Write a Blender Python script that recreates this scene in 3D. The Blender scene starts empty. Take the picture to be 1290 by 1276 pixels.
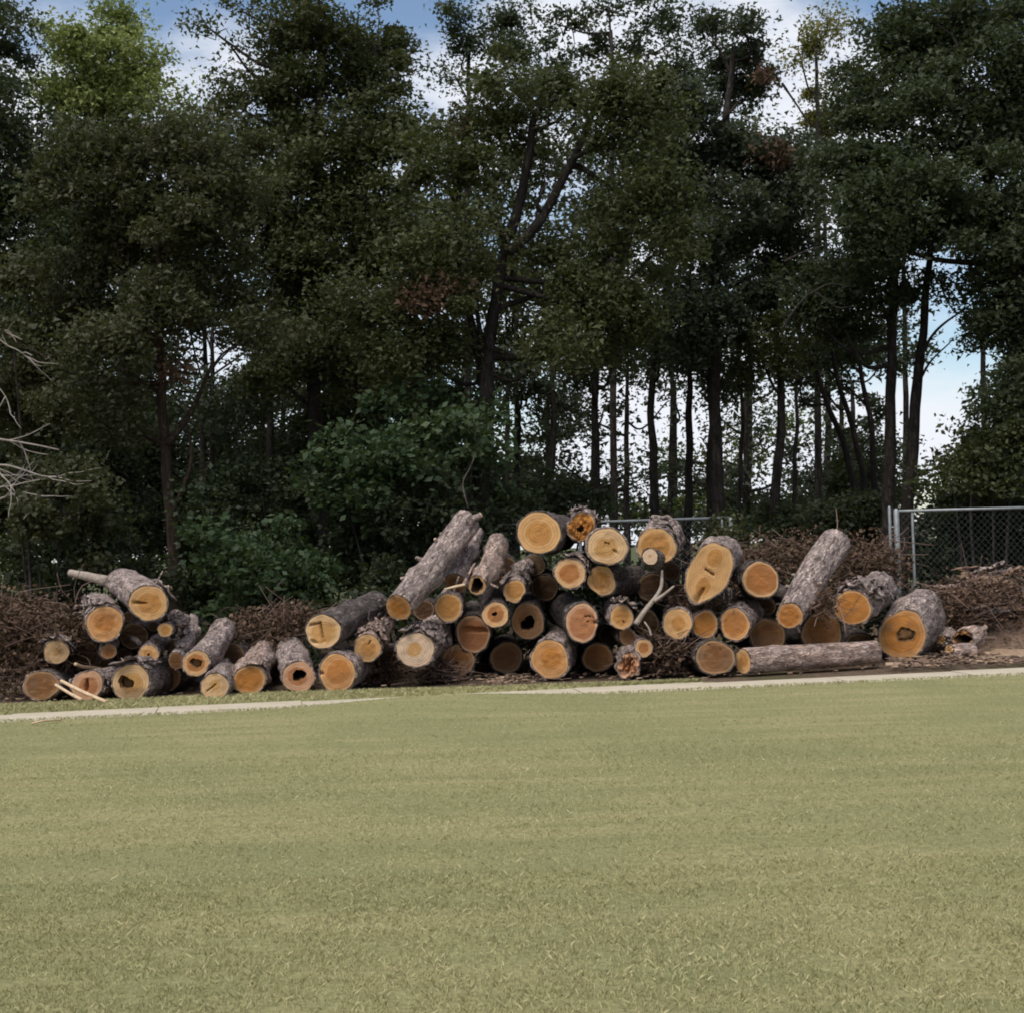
import bpy, math, random
import numpy as np
from mathutils import Matrix, Vector

random.seed(7)
rng = np.random.default_rng(11)
scene = bpy.context.scene
col = scene.collection

# ------------------------------------------------------------------ camera
PW, PH, FPX = 1290.0, 1276.0, 1900.0
CAM_H = 1.6
PITCH = math.atan(52 / FPX)
ROLL = math.radians(1.7)
fwd = np.array([0, math.cos(PITCH), math.sin(PITCH)])
up0 = np.array([0, -math.sin(PITCH), math.cos(PITCH)])
rt0 = np.array([1.0, 0, 0])
RT = math.cos(ROLL) * rt0 - math.sin(ROLL) * up0
UP = math.sin(ROLL) * rt0 + math.cos(ROLL) * up0
CAM = np.array([0, 0, CAM_H])
cd = bpy.data.cameras.new('camera')
cd.sensor_width = 36.0
cd.lens = 36.0 * FPX / PW
cd.clip_start = 0.1
cd.clip_end = 3000
cam = bpy.data.objects.new('camera', cd)
col.objects.link(cam)
cam.matrix_world = Matrix(((RT[0], UP[0], -fwd[0], CAM[0]), (RT[1], UP[1], -fwd[1], CAM[1]),
                           (RT[2], UP[2], -fwd[2], CAM[2]), (0, 0, 0, 1)))
scene.camera = cam

# ------------------------------------------------------------------ sky and sun
SUN_EL, SUN_AZ = math.radians(58), math.radians(212)      # azimuth clockwise from +Y
world = bpy.data.worlds.new('World')
scene.world = world
world.use_nodes = True
wn, wl = world.node_tree.nodes, world.node_tree.links
wn.clear()
wo = wn.new('ShaderNodeOutputWorld')
bg = wn.new('ShaderNodeBackground')
bg.inputs['Strength'].default_value = 0.055
sky = wn.new('ShaderNodeTexSky')
sky.sky_type = 'NISHITA'
sky.sun_disc = False
sky.sun_elevation = SUN_EL
sky.sun_rotation = SUN_AZ
sky.air_density = 1.0
sky.dust_density = 0.6
tc = wn.new('ShaderNodeTexCoord')
mp = wn.new('ShaderNodeMapping')
mp.inputs['Scale'].default_value = (1, 1, 2.2)
mp.inputs['Location'].default_value = (0.35, 0.1, 0.0)
nz = wn.new('ShaderNodeTexNoise')
nz.inputs['Scale'].default_value = 3.2
nz.inputs['Detail'].default_value = 7
nz.inputs['Roughness'].default_value = 0.55
cr = wn.new('ShaderNodeMapRange')
cr.interpolation_type = 'SMOOTHSTEP'
cr.inputs['From Min'].default_value = 0.42
cr.inputs['From Max'].default_value = 0.60
mxw = wn.new('ShaderNodeMix')
mxw.data_type = 'RGBA'
mxw.inputs[7].default_value = (6.6, 6.8, 7.3, 1)
wl.new(tc.outputs['Generated'], mp.inputs['Vector'])
wl.new(mp.outputs['Vector'], nz.inputs['Vector'])
wl.new(nz.outputs['Fac'], cr.inputs['Value'])
wl.new(cr.outputs['Result'], mxw.inputs[0])
wl.new(sky.outputs['Color'], mxw.inputs[6])
wl.new(mxw.outputs[2], bg.inputs['Color'])
wl.new(bg.outputs[0], wo.inputs[0])

sd = bpy.data.lights.new('sun', 'SUN')
sd.energy = 1.5
sd.angle = math.radians(38)
sd.color = (1.0, 0.95, 0.87)
sun = bpy.data.objects.new('sun', sd)
col.objects.link(sun)
sdir = Vector((math.sin(SUN_AZ) * math.cos(SUN_EL), math.cos(SUN_AZ) * math.cos(SUN_EL), math.sin(SUN_EL)))
sun.rotation_euler = sdir.to_track_quat('Z', 'Y').to_euler()
sun.location = (-8, -14, 30)

vs = scene.view_settings
vs.view_transform = 'Standard'
vs.look = 'None'
vs.gamma = 1
vs.use_curve_mapping = False
vs.exposure = 1.3
cy = scene.cycles
cy.use_denoising = True
cy.max_bounces = 6
cy.diffuse_bounces = 3
cy.transmission_bounces = 3
cy.filter_width = 1.9

# ------------------------------------------------------------------ helpers
def P(px, py, Y):
    """photo pixel at world distance Y -> world point"""
    d = fwd + (px - PW / 2) / FPX * RT - (py - PH / 2) / FPX * UP
    return CAM + d * (Y / d[1])

def G(px, py):
    """photo pixel -> point on level ground"""
    d = fwd + (px - PW / 2) / FPX * RT - (py - PH / 2) / FPX * UP
    return CAM + d * (-CAM_H / d[2])

def _hash(ix, iy, iz, seed):
    h = (ix.astype(np.int64) * 374761393 + iy.astype(np.int64) * 668265263 + iz.astype(np.int64) * 2147483647 + seed * 974711) & 0xffffffff
    h = ((h ^ (h >> 13)) * 1274126177) & 0xffffffff
    h = (h ^ (h >> 16)) & 0xffffff
    return h / float(0xffffff)

def vnoise(p, seed=0):
    p = np.asarray(p, float)
    i = np.floor(p)
    f = p - i
    f = f * f * (3 - 2 * f)
    out = 0
    for dx in (0, 1):
        for dy in (0, 1):
            for dz in (0, 1):
                w = (f[:, 0] if dx else 1 - f[:, 0]) * (f[:, 1] if dy else 1 - f[:, 1]) * (f[:, 2] if dz else 1 - f[:, 2])
                out = out + w * _hash(i[:, 0] + dx, i[:, 1] + dy, i[:, 2] + dz, seed)
    return out * 2 - 1

def fbm(p, seed=0, octv=3):
    a, s, o = 1.0, 1.0, 0
    for k in range(octv):
        o = o + a * vnoise(np.asarray(p) * s, seed + k)
        a *= .5
        s *= 2.03
    return o

def mesh_np(name, V, F, smooth=False, attrs=None, matidx=None):
    V = np.asarray(V, np.float32)
    F = np.asarray(F, np.int32)
    me = bpy.data.meshes.new(name)
    k = F.shape[1]
    me.vertices.add(len(V))
    me.vertices.foreach_set('co', V.ravel())
    me.loops.add(F.size)
    me.loops.foreach_set('vertex_index', F.ravel())
    me.polygons.add(len(F))
    me.polygons.foreach_set('loop_start', np.arange(0, F.size, k, dtype=np.int32))
    if smooth:
        me.polygons.foreach_set('use_smooth', np.ones(len(F), bool))
    if matidx is not None:
        me.polygons.foreach_set('material_index', np.asarray(matidx, np.int32))
    for nm, arr in (attrs or {}).items():
        at = me.attributes.new(nm, 'FLOAT', 'POINT')
        at.data.foreach_set('value', np.asarray(arr, np.float32))
    me.update(calc_edges=True)
    me.validate()
    return me

def link(name, me, mats=None, parent=None):
    o = bpy.data.objects.new(name, me)
    col.objects.link(o)
    if mats is not None:
        for m in (mats if isinstance(mats, (list, tuple)) else [mats]):
            me.materials.append(m)
    if parent is not None:
        o.parent = parent
    return o

def tag(o, label, cat=None, group=None, kind=None):
    if label: o['label'] = label
    if cat: o['category'] = cat
    if group: o['group'] = group
    if kind: o['kind'] = kind
    return o

def empty(name, loc=(0, 0, 0)):
    o = bpy.data.objects.new(name, None)
    o.empty_display_size = .2
    o.location = loc
    col.objects.link(o)
    return o

class Parts:
    """collects quads into one mesh"""
    def __init__(s):
        s.V, s.F, s.n, s.A = [], [], 0, []
    def add(s, V, F, a=0.0):
        V = np.asarray(V, float)
        s.V.append(V)
        s.F.append(np.asarray(F, int) + s.n)
        s.A.append(np.broadcast_to(np.asarray(a, float), (len(V),)))
        s.n += len(V)
    def mesh(s, name, smooth=True):
        return mesh_np(name, np.concatenate(s.V), np.concatenate(s.F), smooth, {'rnd': np.concatenate(s.A)})

def tube(path, rad, n=8, wob=0.0, seed=0):
    path = np.asarray(path, float)
    K = len(path); n += n % 2
    rad = np.broadcast_to(np.asarray(rad, float), (K,))
    t = np.gradient(path, axis=0)
    t /= np.linalg.norm(t, axis=1)[:, None] + 1e-9
    ref = np.array([1.0, 0.13, 0.07]) if abs(t[0][0]) < .8 else np.array([0.1, 1.0, 0.2])
    a = np.cross(t, ref); a /= np.linalg.norm(a, axis=1)[:, None]
    b = np.cross(t, a)
    th = np.arange(n) / n * 2 * math.pi
    V = path[:, None, :] + rad[:, None, None] * (np.cos(th)[None, :, None] * a[:, None, :] + np.sin(th)[None, :, None] * b[:, None, :])
    V = V.reshape(-1, 3)
    if wob:
        d = V - np.repeat(path, n, 0)
        V = np.repeat(path, n, 0) + d * (1 + wob * fbm(V * 6, seed, 2))[:, None]
    i = np.arange(K - 1)[:, None] * n
    j = np.arange(n)[None, :]
    j2 = (j + 1) % n
    F = np.stack([i + j, i + j2, i + n + j2, i + n + j], -1).reshape(-1, 4)
    # caps: quads folded onto a centre vertex pair
    c0, c1 = len(V), len(V) + 1
    V = np.vstack([V, path[0], path[-1]])
    capA = np.stack([np.full(n // 2, c0), (np.arange(0, n, 2) + 2) % n, np.arange(0, n, 2) + 1, np.arange(0, n, 2)], -1)
    o = (K - 1) * n
    capB = np.stack([np.full(n // 2, c1), o + np.arange(0, n, 2), o + np.arange(0, n, 2) + 1, o + (np.arange(0, n, 2) + 2) % n], -1)
    return V, np.vstack([F, capA, capB])

def smooth_path(pts, k=6):
    """Catmull-Rom through the points"""
    p = np.asarray(pts, float)
    p = np.vstack([2 * p[0] - p[1], p, 2 * p[-1] - p[-2]])
    out = []
    for i in range(1, len(p) - 2):
        for t in np.linspace(0, 1, k, endpoint=False):
            a, b, c, d = p[i - 1], p[i], p[i + 1], p[i + 2]
            out.append(.5 * (2 * b + (c - a) * t + (2 * a - 5 * b + 4 * c - d) * t * t + (3 * b - a - 3 * c + d) * t ** 3))
    out.append(p[-2])
    return np.array(out)

# ------------------------------------------------------------------ materials
def new_mat(name):
    m = bpy.data.materials.new(name)
    m.use_nodes = True
    nt = m.node_tree
    nt.nodes.clear()
    out = nt.nodes.new('ShaderNodeOutputMaterial')
    return m, nt, out

class NT:
    def __init__(s, nt): s.nt = nt
    def n(s, t, **kw):
        x = s.nt.nodes.new(t)
        for k, v in kw.items(): setattr(x, k, v)
        return x
    def l(s, a, b): s.nt.links.new(a, b)
    def setin(s, node, key, v):
        if hasattr(v, 'is_output'): s.l(v, node.inputs[key])
        else: node.inputs[key].default_value = v
    def math(s, op, a, b=0.0, c=0.0):
        x = s.n('ShaderNodeMath', operation=op)
        for i, v in enumerate((a, b, c)): s.setin(x, i, v)
        return x.outputs[0]
    def mix(s, f, a, b, bt='MIX'):
        x = s.n('ShaderNodeMix', data_type='RGBA', blend_type=bt)
        s.setin(x, 0, f); s.setin(x, 6, a if hasattr(a, 'is_output') else (*a[:3], 1)); s.setin(x, 7, b if hasattr(b, 'is_output') else (*b[:3], 1))
        return x.outputs[2]
    def rng(s, v, a, b, c=0.0, d=1.0, smooth=True):
        x = s.n('ShaderNodeMapRange')
        if smooth: x.interpolation_type = 'SMOOTHSTEP'
        s.setin(x, 'Value', v)
        for k, q in (('From Min', a), ('From Max', b), ('To Min', c), ('To Max', d)): s.setin(x, k, q)
        return x.outputs[0]
    def noise(s, vec, scale, detail=4, rough=.55, dist=0.0):
        x = s.n('ShaderNodeTexNoise')
        s.l(vec, x.inputs['Vector'])
        x.inputs['Scale'].default_value = scale; x.inputs['Detail'].default_value = detail
        x.inputs['Roughness'].default_value = rough; x.inputs['Distortion'].default_value = dist
        return x.outputs['Fac']
    def mapping(s, vec, scale=(1, 1, 1), loc=None):
        x = s.n('ShaderNodeMapping')
        s.l(vec, x.inputs['Vector'])
        x.inputs['Scale'].default_value = scale
        if loc is not None: s.setin(x, 'Location', loc)
        return x.outputs[0]
    def attr(s, name, obj=False):
        x = s.n('ShaderNodeAttribute', attribute_name=name)
        if obj: x.attribute_type = 'OBJECT'
        return x
    def coord(s, which='Object'):
        return s.n('ShaderNodeTexCoord').outputs[which]
    def bsdf(s, out, color, rough=.9, bump=None, bstr=.5, bdist=.01, spec=.25):
        b = s.n('ShaderNodeBsdfPrincipled')
        s.setin(b, 'Base Color', color if hasattr(color, 'is_output') else (*color[:3], 1))
        s.setin(b, 'Roughness', rough)
        b.inputs['Specular IOR Level'].default_value = spec
        if bump is not None:
            bp = s.n('ShaderNodeBump')
            bp.inputs['Strength'].default_value = bstr
            bp.inputs['Distance'].default_value = bdist
            s.l(bump, bp.inputs['Height'])
            s.l(bp.outputs[0], b.inputs['Normal'])
        s.l(b.outputs[0], out.inputs['Surface'])
        return b

def mat_bark(name, plate, plate2, furrow, scale=1.0, stretch=.35, bd=.02):
    m, nt, out = new_mat(name)
    s = NT(nt)
    rnd = s.n('ShaderNodeObjectInfo').outputs['Random']
    off = s.n('ShaderNodeCombineXYZ')
    s.l(s.math('MULTIPLY', rnd, 37.0), off.inputs[0]); s.l(s.math('MULTIPLY', rnd, 91.0), off.inputs[2])
    co = s.mapping(s.coord(), (1, 1, stretch), off.outputs[0])
    wv = s.n('ShaderNodeTexNoise'); s.l(co, wv.inputs['Vector']); wv.inputs['Scale'].default_value = 16 * scale; wv.inputs['Detail'].default_value = 4
    vm = s.n('ShaderNodeVectorMath', operation='MULTIPLY_ADD')
    s.l(wv.outputs['Color'], vm.inputs[0]); vm.inputs[1].default_value = (.16, .16, .16); s.l(co, vm.inputs[2])
    vc = s.n('ShaderNodeTexVoronoi'); s.l(vm.outputs[0], vc.inputs['Vector']); vc.inputs['Scale'].default_value = 17 * scale
    vo = s.n('ShaderNodeTexVoronoi', feature='DISTANCE_TO_EDGE'); s.l(vm.outputs[0], vo.inputs['Vector']); vo.inputs['Scale'].default_value = 17 * scale
    med = s.noise(vm.outputs[0], 15 * scale, 5, .68)
    fine = s.noise(co, 60 * scale, 5, .7)
    big = s.noise(co, 4.0 * scale, 4)
    edge = s.math('MULTIPLY', s.rng(vo.outputs['Distance'], -.03, .20, .35, 1.0), s.rng(med, .36, .50))
    sep = s.n('ShaderNodeSeparateColor'); s.l(vc.outputs['Color'], sep.inputs[0])
    pc = s.mix(s.rng(s.math('ADD', s.math('MULTIPLY', sep.outputs[0], .5), s.math('MULTIPLY', big, .7)), .35, .85), plate, plate2)
    pc = s.mix(s.rng(fine, .38, .7, .55, 0), pc, furrow)
    pc = s.mix(s.rng(s.noise(co, 8 * scale, 5, .7), .50, .62, 0, .75), pc, s.mix(.55, pc, tuple(min(1, q * 1.6) for q in plate)))
    pc = s.mix(s.rng(s.noise(co, 5.5 * scale, 4, .65), .56, .68, 0, .55), pc, s.mix(.55, pc, furrow))
    c = s.mix(edge, furrow, pc)
    h = s.math('ADD', s.math('ADD', s.math('MULTIPLY', edge, .6), s.math('MULTIPLY', sep.outputs[1], .25)), s.math('MULTIPLY', fine, .4))
    s.bsdf(out, c, .93, h, .9, bd, .15)
    return m

BARK = mat_bark('pine_bark', (.52, .41, .365), (.37, .30, .28), (.075, .055, .05))
BARK_DARK = mat_bark('grey_bark', (.20, .165, .15), (.145, .12, .115), (.035, .028, .026))
BARK_PINK = mat_bark('flaky_bark', (.52, .375, .31), (.43, .36, .33), (.12, .078, .062))
BARK_TREE = mat_bark('tree_bark', (.06, .05, .043), (.04, .034, .03), (.014, .012, .011), .7, .3, .03)
BARK_BLACK = mat_bark('oak_bark', (.045, .037, .032), (.03, .025, .022), (.012, .010, .009), .7, .3, .03)
BARK_VINE = mat_bark('vine_bark', (.09, .058, .04), (.055, .04, .032), (.025, .018, .014), .9, .25, .03)

def mat_wood():
    m, nt, out = new_mat('cut_wood')
    s = NT(nt)
    rad = s.attr('ringr').outputs['Fac']
    rim = s.attr('rim').outputs['Fac']
    co = s.coord()
    rnd = s.n('ShaderNodeObjectInfo').outputs['Random']
    off = s.n('ShaderNodeCombineXYZ'); s.l(s.math('MULTIPLY', rnd, 53.0), off.inputs[0])
    cv = s.mapping(co, (1, 1, 1), off.outputs[0])
    n1 = s.noise(cv, 7, 4, .6)
    n2 = s.noise(cv, 26, 5, .65)
    n3 = s.noise(cv, 3.0, 2, .5)
    heart = s.attr('heart', True).outputs['Color']
    sap = s.attr('sap', True).outputs['Color']
    hr = s.attr('heart_r', True).outputs['Fac']
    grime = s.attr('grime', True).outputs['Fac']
    rr = s.math('ADD', rad, s.math('MULTIPLY', s.math('SUBTRACT', n1, .5), .34))
    hm = s.rng(s.math('SUBTRACT', rr, hr), -.06, .07)
    c = s.mix(hm, heart, sap)
    # annual rings
    rg = s.math('SINE', s.math('MULTIPLY', s.math('ADD', rad, s.math('MULTIPLY', n1, .07)), 46.0))
    c = s.mix(s.math('MULTIPLY', s.rng(rg, -.1, 1.0), .42), c, s.mix(.6, c, (.16, .075, .028)))
    c = s.mix(s.rng(n2, .52, .78, 0, .35), c, s.mix(.5, c, (.20, .10, .045)))
    nv = s.n('ShaderNodeVectorMath', operation='NORMALIZE')
    fl = s.mapping(co, (1, 1, 0)); s.l(fl, nv.inputs[0])
    ad = s.n('ShaderNodeVectorMath', operation='ADD'); s.l(nv.outputs[0], ad.inputs[0]); s.l(off.outputs[0], ad.inputs[1])
    ray = s.noise(ad.outputs[0], 9, 4, .7)
    c = s.mix(s.rng(ray, .52, .70, 0, .38), c, s.mix(.55, c, (.13, .06, .03)))
    c = s.mix(s.rng(s.noise(s.mapping(cv, (.25, 2.2, 1)), 22, 3, .6), .5, .7, 0, .22), c, s.mix(.5, c, (.62, .42, .24)))
    # stain patches and greying
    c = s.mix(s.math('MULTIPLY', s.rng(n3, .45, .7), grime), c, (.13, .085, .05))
    # resin-pale edge and brown cambium
    c = s.mix(s.rng(rim, .86, .93, 0, .45), c, s.mix(.5, sap, (.62, .44, .26)))
    c = s.mix(s.rng(rim, .96, .995, 0, .5), c, (.20, .11, .065))
    h = s.math('ADD', s.math('MULTIPLY', rg, .12), n2)
    s.bsdf(out, c, .78, h, .6, .006, .2)
    return m
WOOD = mat_wood()

def mat_simple(name, c1, c2, scale=6, rough=.9, c3=None, stretch=(1, 1, 1), bd=.01, which='Object'):
    m, nt, out = new_mat(name)
    s = NT(nt)
    co = s.mapping(s.coord(which), stretch)
    n = s.noise(co, scale, 5, .62)
    c = s.mix(s.rng(n, .32, .68), c1, c2)
    if c3 is not None:
        c = s.mix(s.rng(s.noise(co, scale * 4.3, 4, .7), .52, .7), c, c3)
    s.bsdf(out, c, rough, n, .6, bd, .2)
    return m
ROT_PALE = mat_simple('rotten_heartwood', (.16, .085, .035), (.27, .15, .065), 9, .95, (.08, .045, .025), (1, 1, .5))
ROT = mat_simple('rotten_wood', (.035, .022, .014), (.11, .062, .03), 9, .95, (.02, .013, .01), (1, 1, .3))
PALE = mat_simple('split_wood', (.48, .33, .20), (.58, .44, .30), 14, .85, (.30, .19, .11), (1, 1, .2))
STICK = mat_simple('weathered_stick', (.24, .19, .155), (.34, .29, .25), 14, .9, (.12, .09, .07))
DEADWOOD = mat_simple('dead_branch_wood', (.30, .265, .235), (.20, .17, .15), 10, .95)
STEEL = mat_simple('galvanised_steel', (.20, .215, .22), (.27, .285, .29), 8, .55)
STEEL.node_tree.nodes['Principled BSDF'].inputs['Metallic'].default_value = .55

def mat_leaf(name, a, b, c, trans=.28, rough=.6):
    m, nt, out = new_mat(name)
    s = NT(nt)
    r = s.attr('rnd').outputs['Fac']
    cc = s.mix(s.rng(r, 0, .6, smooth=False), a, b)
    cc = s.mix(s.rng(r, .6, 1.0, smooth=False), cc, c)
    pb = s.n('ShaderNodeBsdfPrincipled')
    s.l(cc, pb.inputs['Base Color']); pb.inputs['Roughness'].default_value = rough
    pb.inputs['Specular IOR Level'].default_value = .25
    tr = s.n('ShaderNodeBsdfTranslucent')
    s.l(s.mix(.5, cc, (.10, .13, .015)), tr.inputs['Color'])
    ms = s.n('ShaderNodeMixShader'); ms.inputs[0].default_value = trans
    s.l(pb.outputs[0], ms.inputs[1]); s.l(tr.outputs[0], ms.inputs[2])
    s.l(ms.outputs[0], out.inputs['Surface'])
    return m
LEAF = {
    'dark': mat_leaf('leaf_dark_green', (.026, .038, .018), (.040, .053, .026), (.066, .082, .043)),
    'olive': mat_leaf('leaf_olive', (.036, .043, .015), (.056, .062, .023), (.088, .094, .042)),
    'brownolive': mat_leaf('leaf_brown_olive', (.036, .039, .017), (.055, .057, .026), (.082, .084, .045)),
    'grey': mat_leaf('leaf_grey_green', (.031, .042, .026), (.048, .060, .038), (.084, .097, .068)),
    'bright': mat_leaf('leaf_bright_green', (.13, .17, .045), (.24, .28, .085), (.40, .43, .18), .45),  # yellow green species colour, lightened to hold the sunlight on these leaves
    'broad': mat_leaf('leaf_broad_green', (.022, .042, .016), (.036, .060, .024), (.062, .090, .042)),
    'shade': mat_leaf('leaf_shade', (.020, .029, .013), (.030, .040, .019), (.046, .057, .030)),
    'yellow': mat_leaf('leaf_yellowing', (.12, .12, .03), (.19, .17, .05), (.25, .22, .08), .4),
    'dead': mat_leaf('leaf_dead_brown', (.050, .028, .017), (.090, .052, .033), (.15, .095, .065), .1, .8),
}

# ================================================================== SETTING
def sheet(name, x0, x1, y0, y1, nx, ny, zf, mat, kind='structure', label=None):
    xs, ys = np.linspace(x0, x1, nx), np.linspace(y0, y1, ny)
    X, Y = np.meshgrid(xs, ys)
    V = np.stack([X.ravel(), Y.ravel(), zf(X.ravel(), Y.ravel())], -1)
    i = np.arange(ny - 1)[:, None] * nx; j = np.arange(nx - 1)[None, :]
    F = np.stack([i + j, i + j + 1, i + nx + j + 1, i + nx + j], -1).reshape(-1, 4)
    o = link(name, mesh_np(name, V, F, True), mat)
    tag(o, label, kind=kind)
    return o

# concrete path: near and far edges from the photograph
PN0, PN1 = G(0, 911), G(1290, 851)
PF0, PF1 = G(0, 899), G(1290, 840)
kn = (PN1[1] - PN0[1]) / (PN1[0] - PN0[0])
def path_near(x): return PN0[1] + kn * (x - PN0[0])
def path_far(x): return path_near(x) + .80

BUMP_X = G(560, 880)[0]
def lawn_z(X, Y):
    d = path_near(X) - Y                                  # distance in front of the path
    swell = .10 * np.exp(-((X - BUMP_X) / 1.5) ** 2) * np.exp(-((d - .35) / .7) ** 2)
    roll_ = .018 * vnoise(np.stack([X * .35, Y * .5, 0 * X], -1), 5)
    fade = np.clip(d / .6, 0, 1)
    return .012 + swell * np.clip(d / .12, 0.25, 1) + roll_ * fade

def ground_z(X, Y):
    d = np.hypot(X, Y - 20)
    z = -.02 + .03 * vnoise(np.stack([X * .6, Y * .6, 0 * X], -1), 3) * np.clip((Y - path_far(X) - .4) / 1.5, 0, 1)
    return z - .25 * np.clip((d - 60) / 60, 0, 1)

# far terrain
m_, nt_, out_ = new_mat('forest_floor')
s = NT(nt_)
co = s.coord('Object')
n1 = s.noise(co, .8, 5, .6); n2 = s.noise(co, 9, 6, .7); n3 = s.noise(co, 42, 5, .7)
c = s.mix(s.rng(n2, .35, .65), (.085, .06, .042), (.15, .105, .075))
c = s.mix(s.rng(n3, .5, .68), c, (.24, .17, .12))
c = s.mix(s.rng(n1, .50, .62, 0, .55), c, (.07, .075, .03))
sepf = s.n('ShaderNodeSeparateXYZ'); s.l(co, sepf.inputs[0])
c = s.mix(s.rng(sepf.outputs[1], 48, 60), c, (.075, .085, .035))
s.bsdf(out_, c, .95, s.math('ADD', n2, s.math('MULTIPLY', n3, .6)), 1.0, .04, .1)
FLOOR = m_
xs = np.concatenate([np.linspace(-900, -30, 12), np.linspace(-16, 16, 150), np.linspace(30, 900, 12)])
ys = np.concatenate([np.linspace(-300, 10, 8), np.linspace(14, 40, 120), np.linspace(50, 1500, 14)])
X, Y = np.meshgrid(xs, ys)
V = np.stack([X.ravel(), Y.ravel(), ground_z(X.ravel(), Y.ravel())], -1)
nx, ny = len(xs), len(ys)
i = np.arange(ny - 1)[:, None] * nx; j = np.arange(nx - 1)[None, :]
ground = link('ground', mesh_np('ground', V, np.stack([i + j, i + j + 1, i + nx + j + 1, i + nx + j], -1).reshape(-1, 4), True), FLOOR)
tag(ground, 'brown bare earth and leaf litter under the log piles and the trees', kind='structure')

# lawn
m_, nt_, out_ = new_mat('lawn_turf')
s = NT(nt_)
co = s.coord('Object')
st = s.mapping(co, (.22, 1.6, 1))
n1 = s.noise(st, 1.5, 5, .65); n2 = s.noise(co, 34, 5, .7); n3 = s.noise(co, .5, 3)
c = s.mix(s.rng(n1, .38, .62), (.325, .31, .145), (.42, .375, .185))
c = s.mix(s.rng(s.noise(s.mapping(co, (.15, 3.5, 1)), 1.2, 5, .7), .50, .66, 0, .45), c, (.26, .27, .12))
c = s.mix(s.rng(n3, .42, .62, 0, .6), c, (.275, .28, .13))
c = s.mix(s.rng(n2, .42, .62, 0, .8), s.mix(.5, c, (.12, .12, .055)), c)
s.bsdf(out_, c, .95, n2, 1.0, .03, .1)
TURF = m_
def lawn_mesh():
    xs = np.concatenate([np.linspace(-120, -14, 8), np.linspace(-12, 12, 170), np.linspace(14, 120, 8)])
    tt = np.concatenate([np.linspace(0, .72, 14), np.linspace(.74, 1, 90)])
    V = []
    for t in tt:
        yn = path_near(xs) + .01
        y = -60 + t * (yn + 60)
        V.append(np.stack([xs, y, lawn_z(xs, y)], -1))
    V = np.concatenate(V); nx, ny = len(xs), len(tt)
    i = np.arange(ny - 1)[:, None] * nx; j = np.arange(nx - 1)[None, :]
    return mesh_np('lawn', V, np.stack([i + j, i + j + 1, i + nx + j + 1, i + nx + j], -1).reshape(-1, 4), True)
lawn = link('lawn', lawn_mesh(), TURF)
tag(lawn, 'wide mown yellow green lawn in front of the concrete path', kind='structure')

# grass verge behind the path (left and middle)
def verge_mesh():
    x0, x1 = -13.0, G(900, 860)[0]
    xs = np.linspace(x0, x1, 140); V = []
    ny = 14
    for t in np.linspace(0, 1, ny):
        w = 1.45 * np.clip((x1 - xs) / 5.0, 0.02, 1) + .15 * vnoise(np.stack([xs * 2.3, 0 * xs, 0 * xs], -1), 8)
        w = np.clip(w, .02, 3)
        y = path_far(xs) - .02 + t * w
        V.append(np.stack([xs, y, .03 + .02 * vnoise(np.stack([xs * 2, y * 2, 0 * xs], -1), 4) - .055 * t ** 3 - .06 * (t == 0)], -1))
    V = np.concatenate(V); nx = len(xs)
    i = np.arange(ny - 1)[:, None] * nx; j = np.arange(nx - 1)[None, :]
    return mesh_np('grass_verge', V, np.stack([i + j, i + j + 1, i + nx + j + 1, i + nx + j], -1).reshape(-1, 4), True)
verge = link('grass_verge', verge_mesh(), TURF)
tag(verge, 'narrow strip of grass between the concrete path and the logs', kind='structure')

# path slabs
m_, nt_, out_ = new_mat('concrete')
s = NT(nt_)
co = s.coord('Object')
n1 = s.noise(co, 2.2, 5, .65); n2 = s.noise(co, 30, 5, .7)
c = s.mix(s.rng(n1, .3, .7), (.40, .345, .26), (.48, .42, .325))
c = s.mix(s.rng(n2, .5, .7, 0, .5), c, (.30, .26, .21))
s.bsdf(out_, c, .9, n2, .4, .006, .2)
CONCRETE = m_
path_root = empty('concrete_path', (0, float(path_near(0)), 0))
tag(path_root, 'pale concrete path running along the far edge of the lawn', kind='structure')
ang = math.atan(kn)
def slab_mesh(w, d, h):
    x, y, b = w / 2 - .006, d, .012
    prof = [(0, -h), (0, -b), (b, 0), (y - b, 0), (y, -b), (y, -h)]
    V = [(sx * x, p[0], p[1]) for sx in (-1, 1) for p in prof]
    n = len(prof)
    F = [(k, k + 1, n + k + 1, n + k) for k in range(n - 1)] + [tuple(range(n))[::-1], tuple(range(n, 2 * n))]
    me = bpy.data.meshes.new('path_slab'); me.from_pydata(V, [], F); me.update()
    return me
SLW = 1.5
sm = slab_mesh(SLW, .78, .12); sm.materials.append(CONCRETE)
for k in range(-9, 10):
    o = link('slab', sm, None, path_root)
    o.location = (k * SLW * math.cos(ang), k * SLW * math.sin(ang), .016 + .004 * math.sin(k * 2.1))
    o.rotation_euler = (0.004 * math.sin(k * 1.7), 0, ang)

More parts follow.
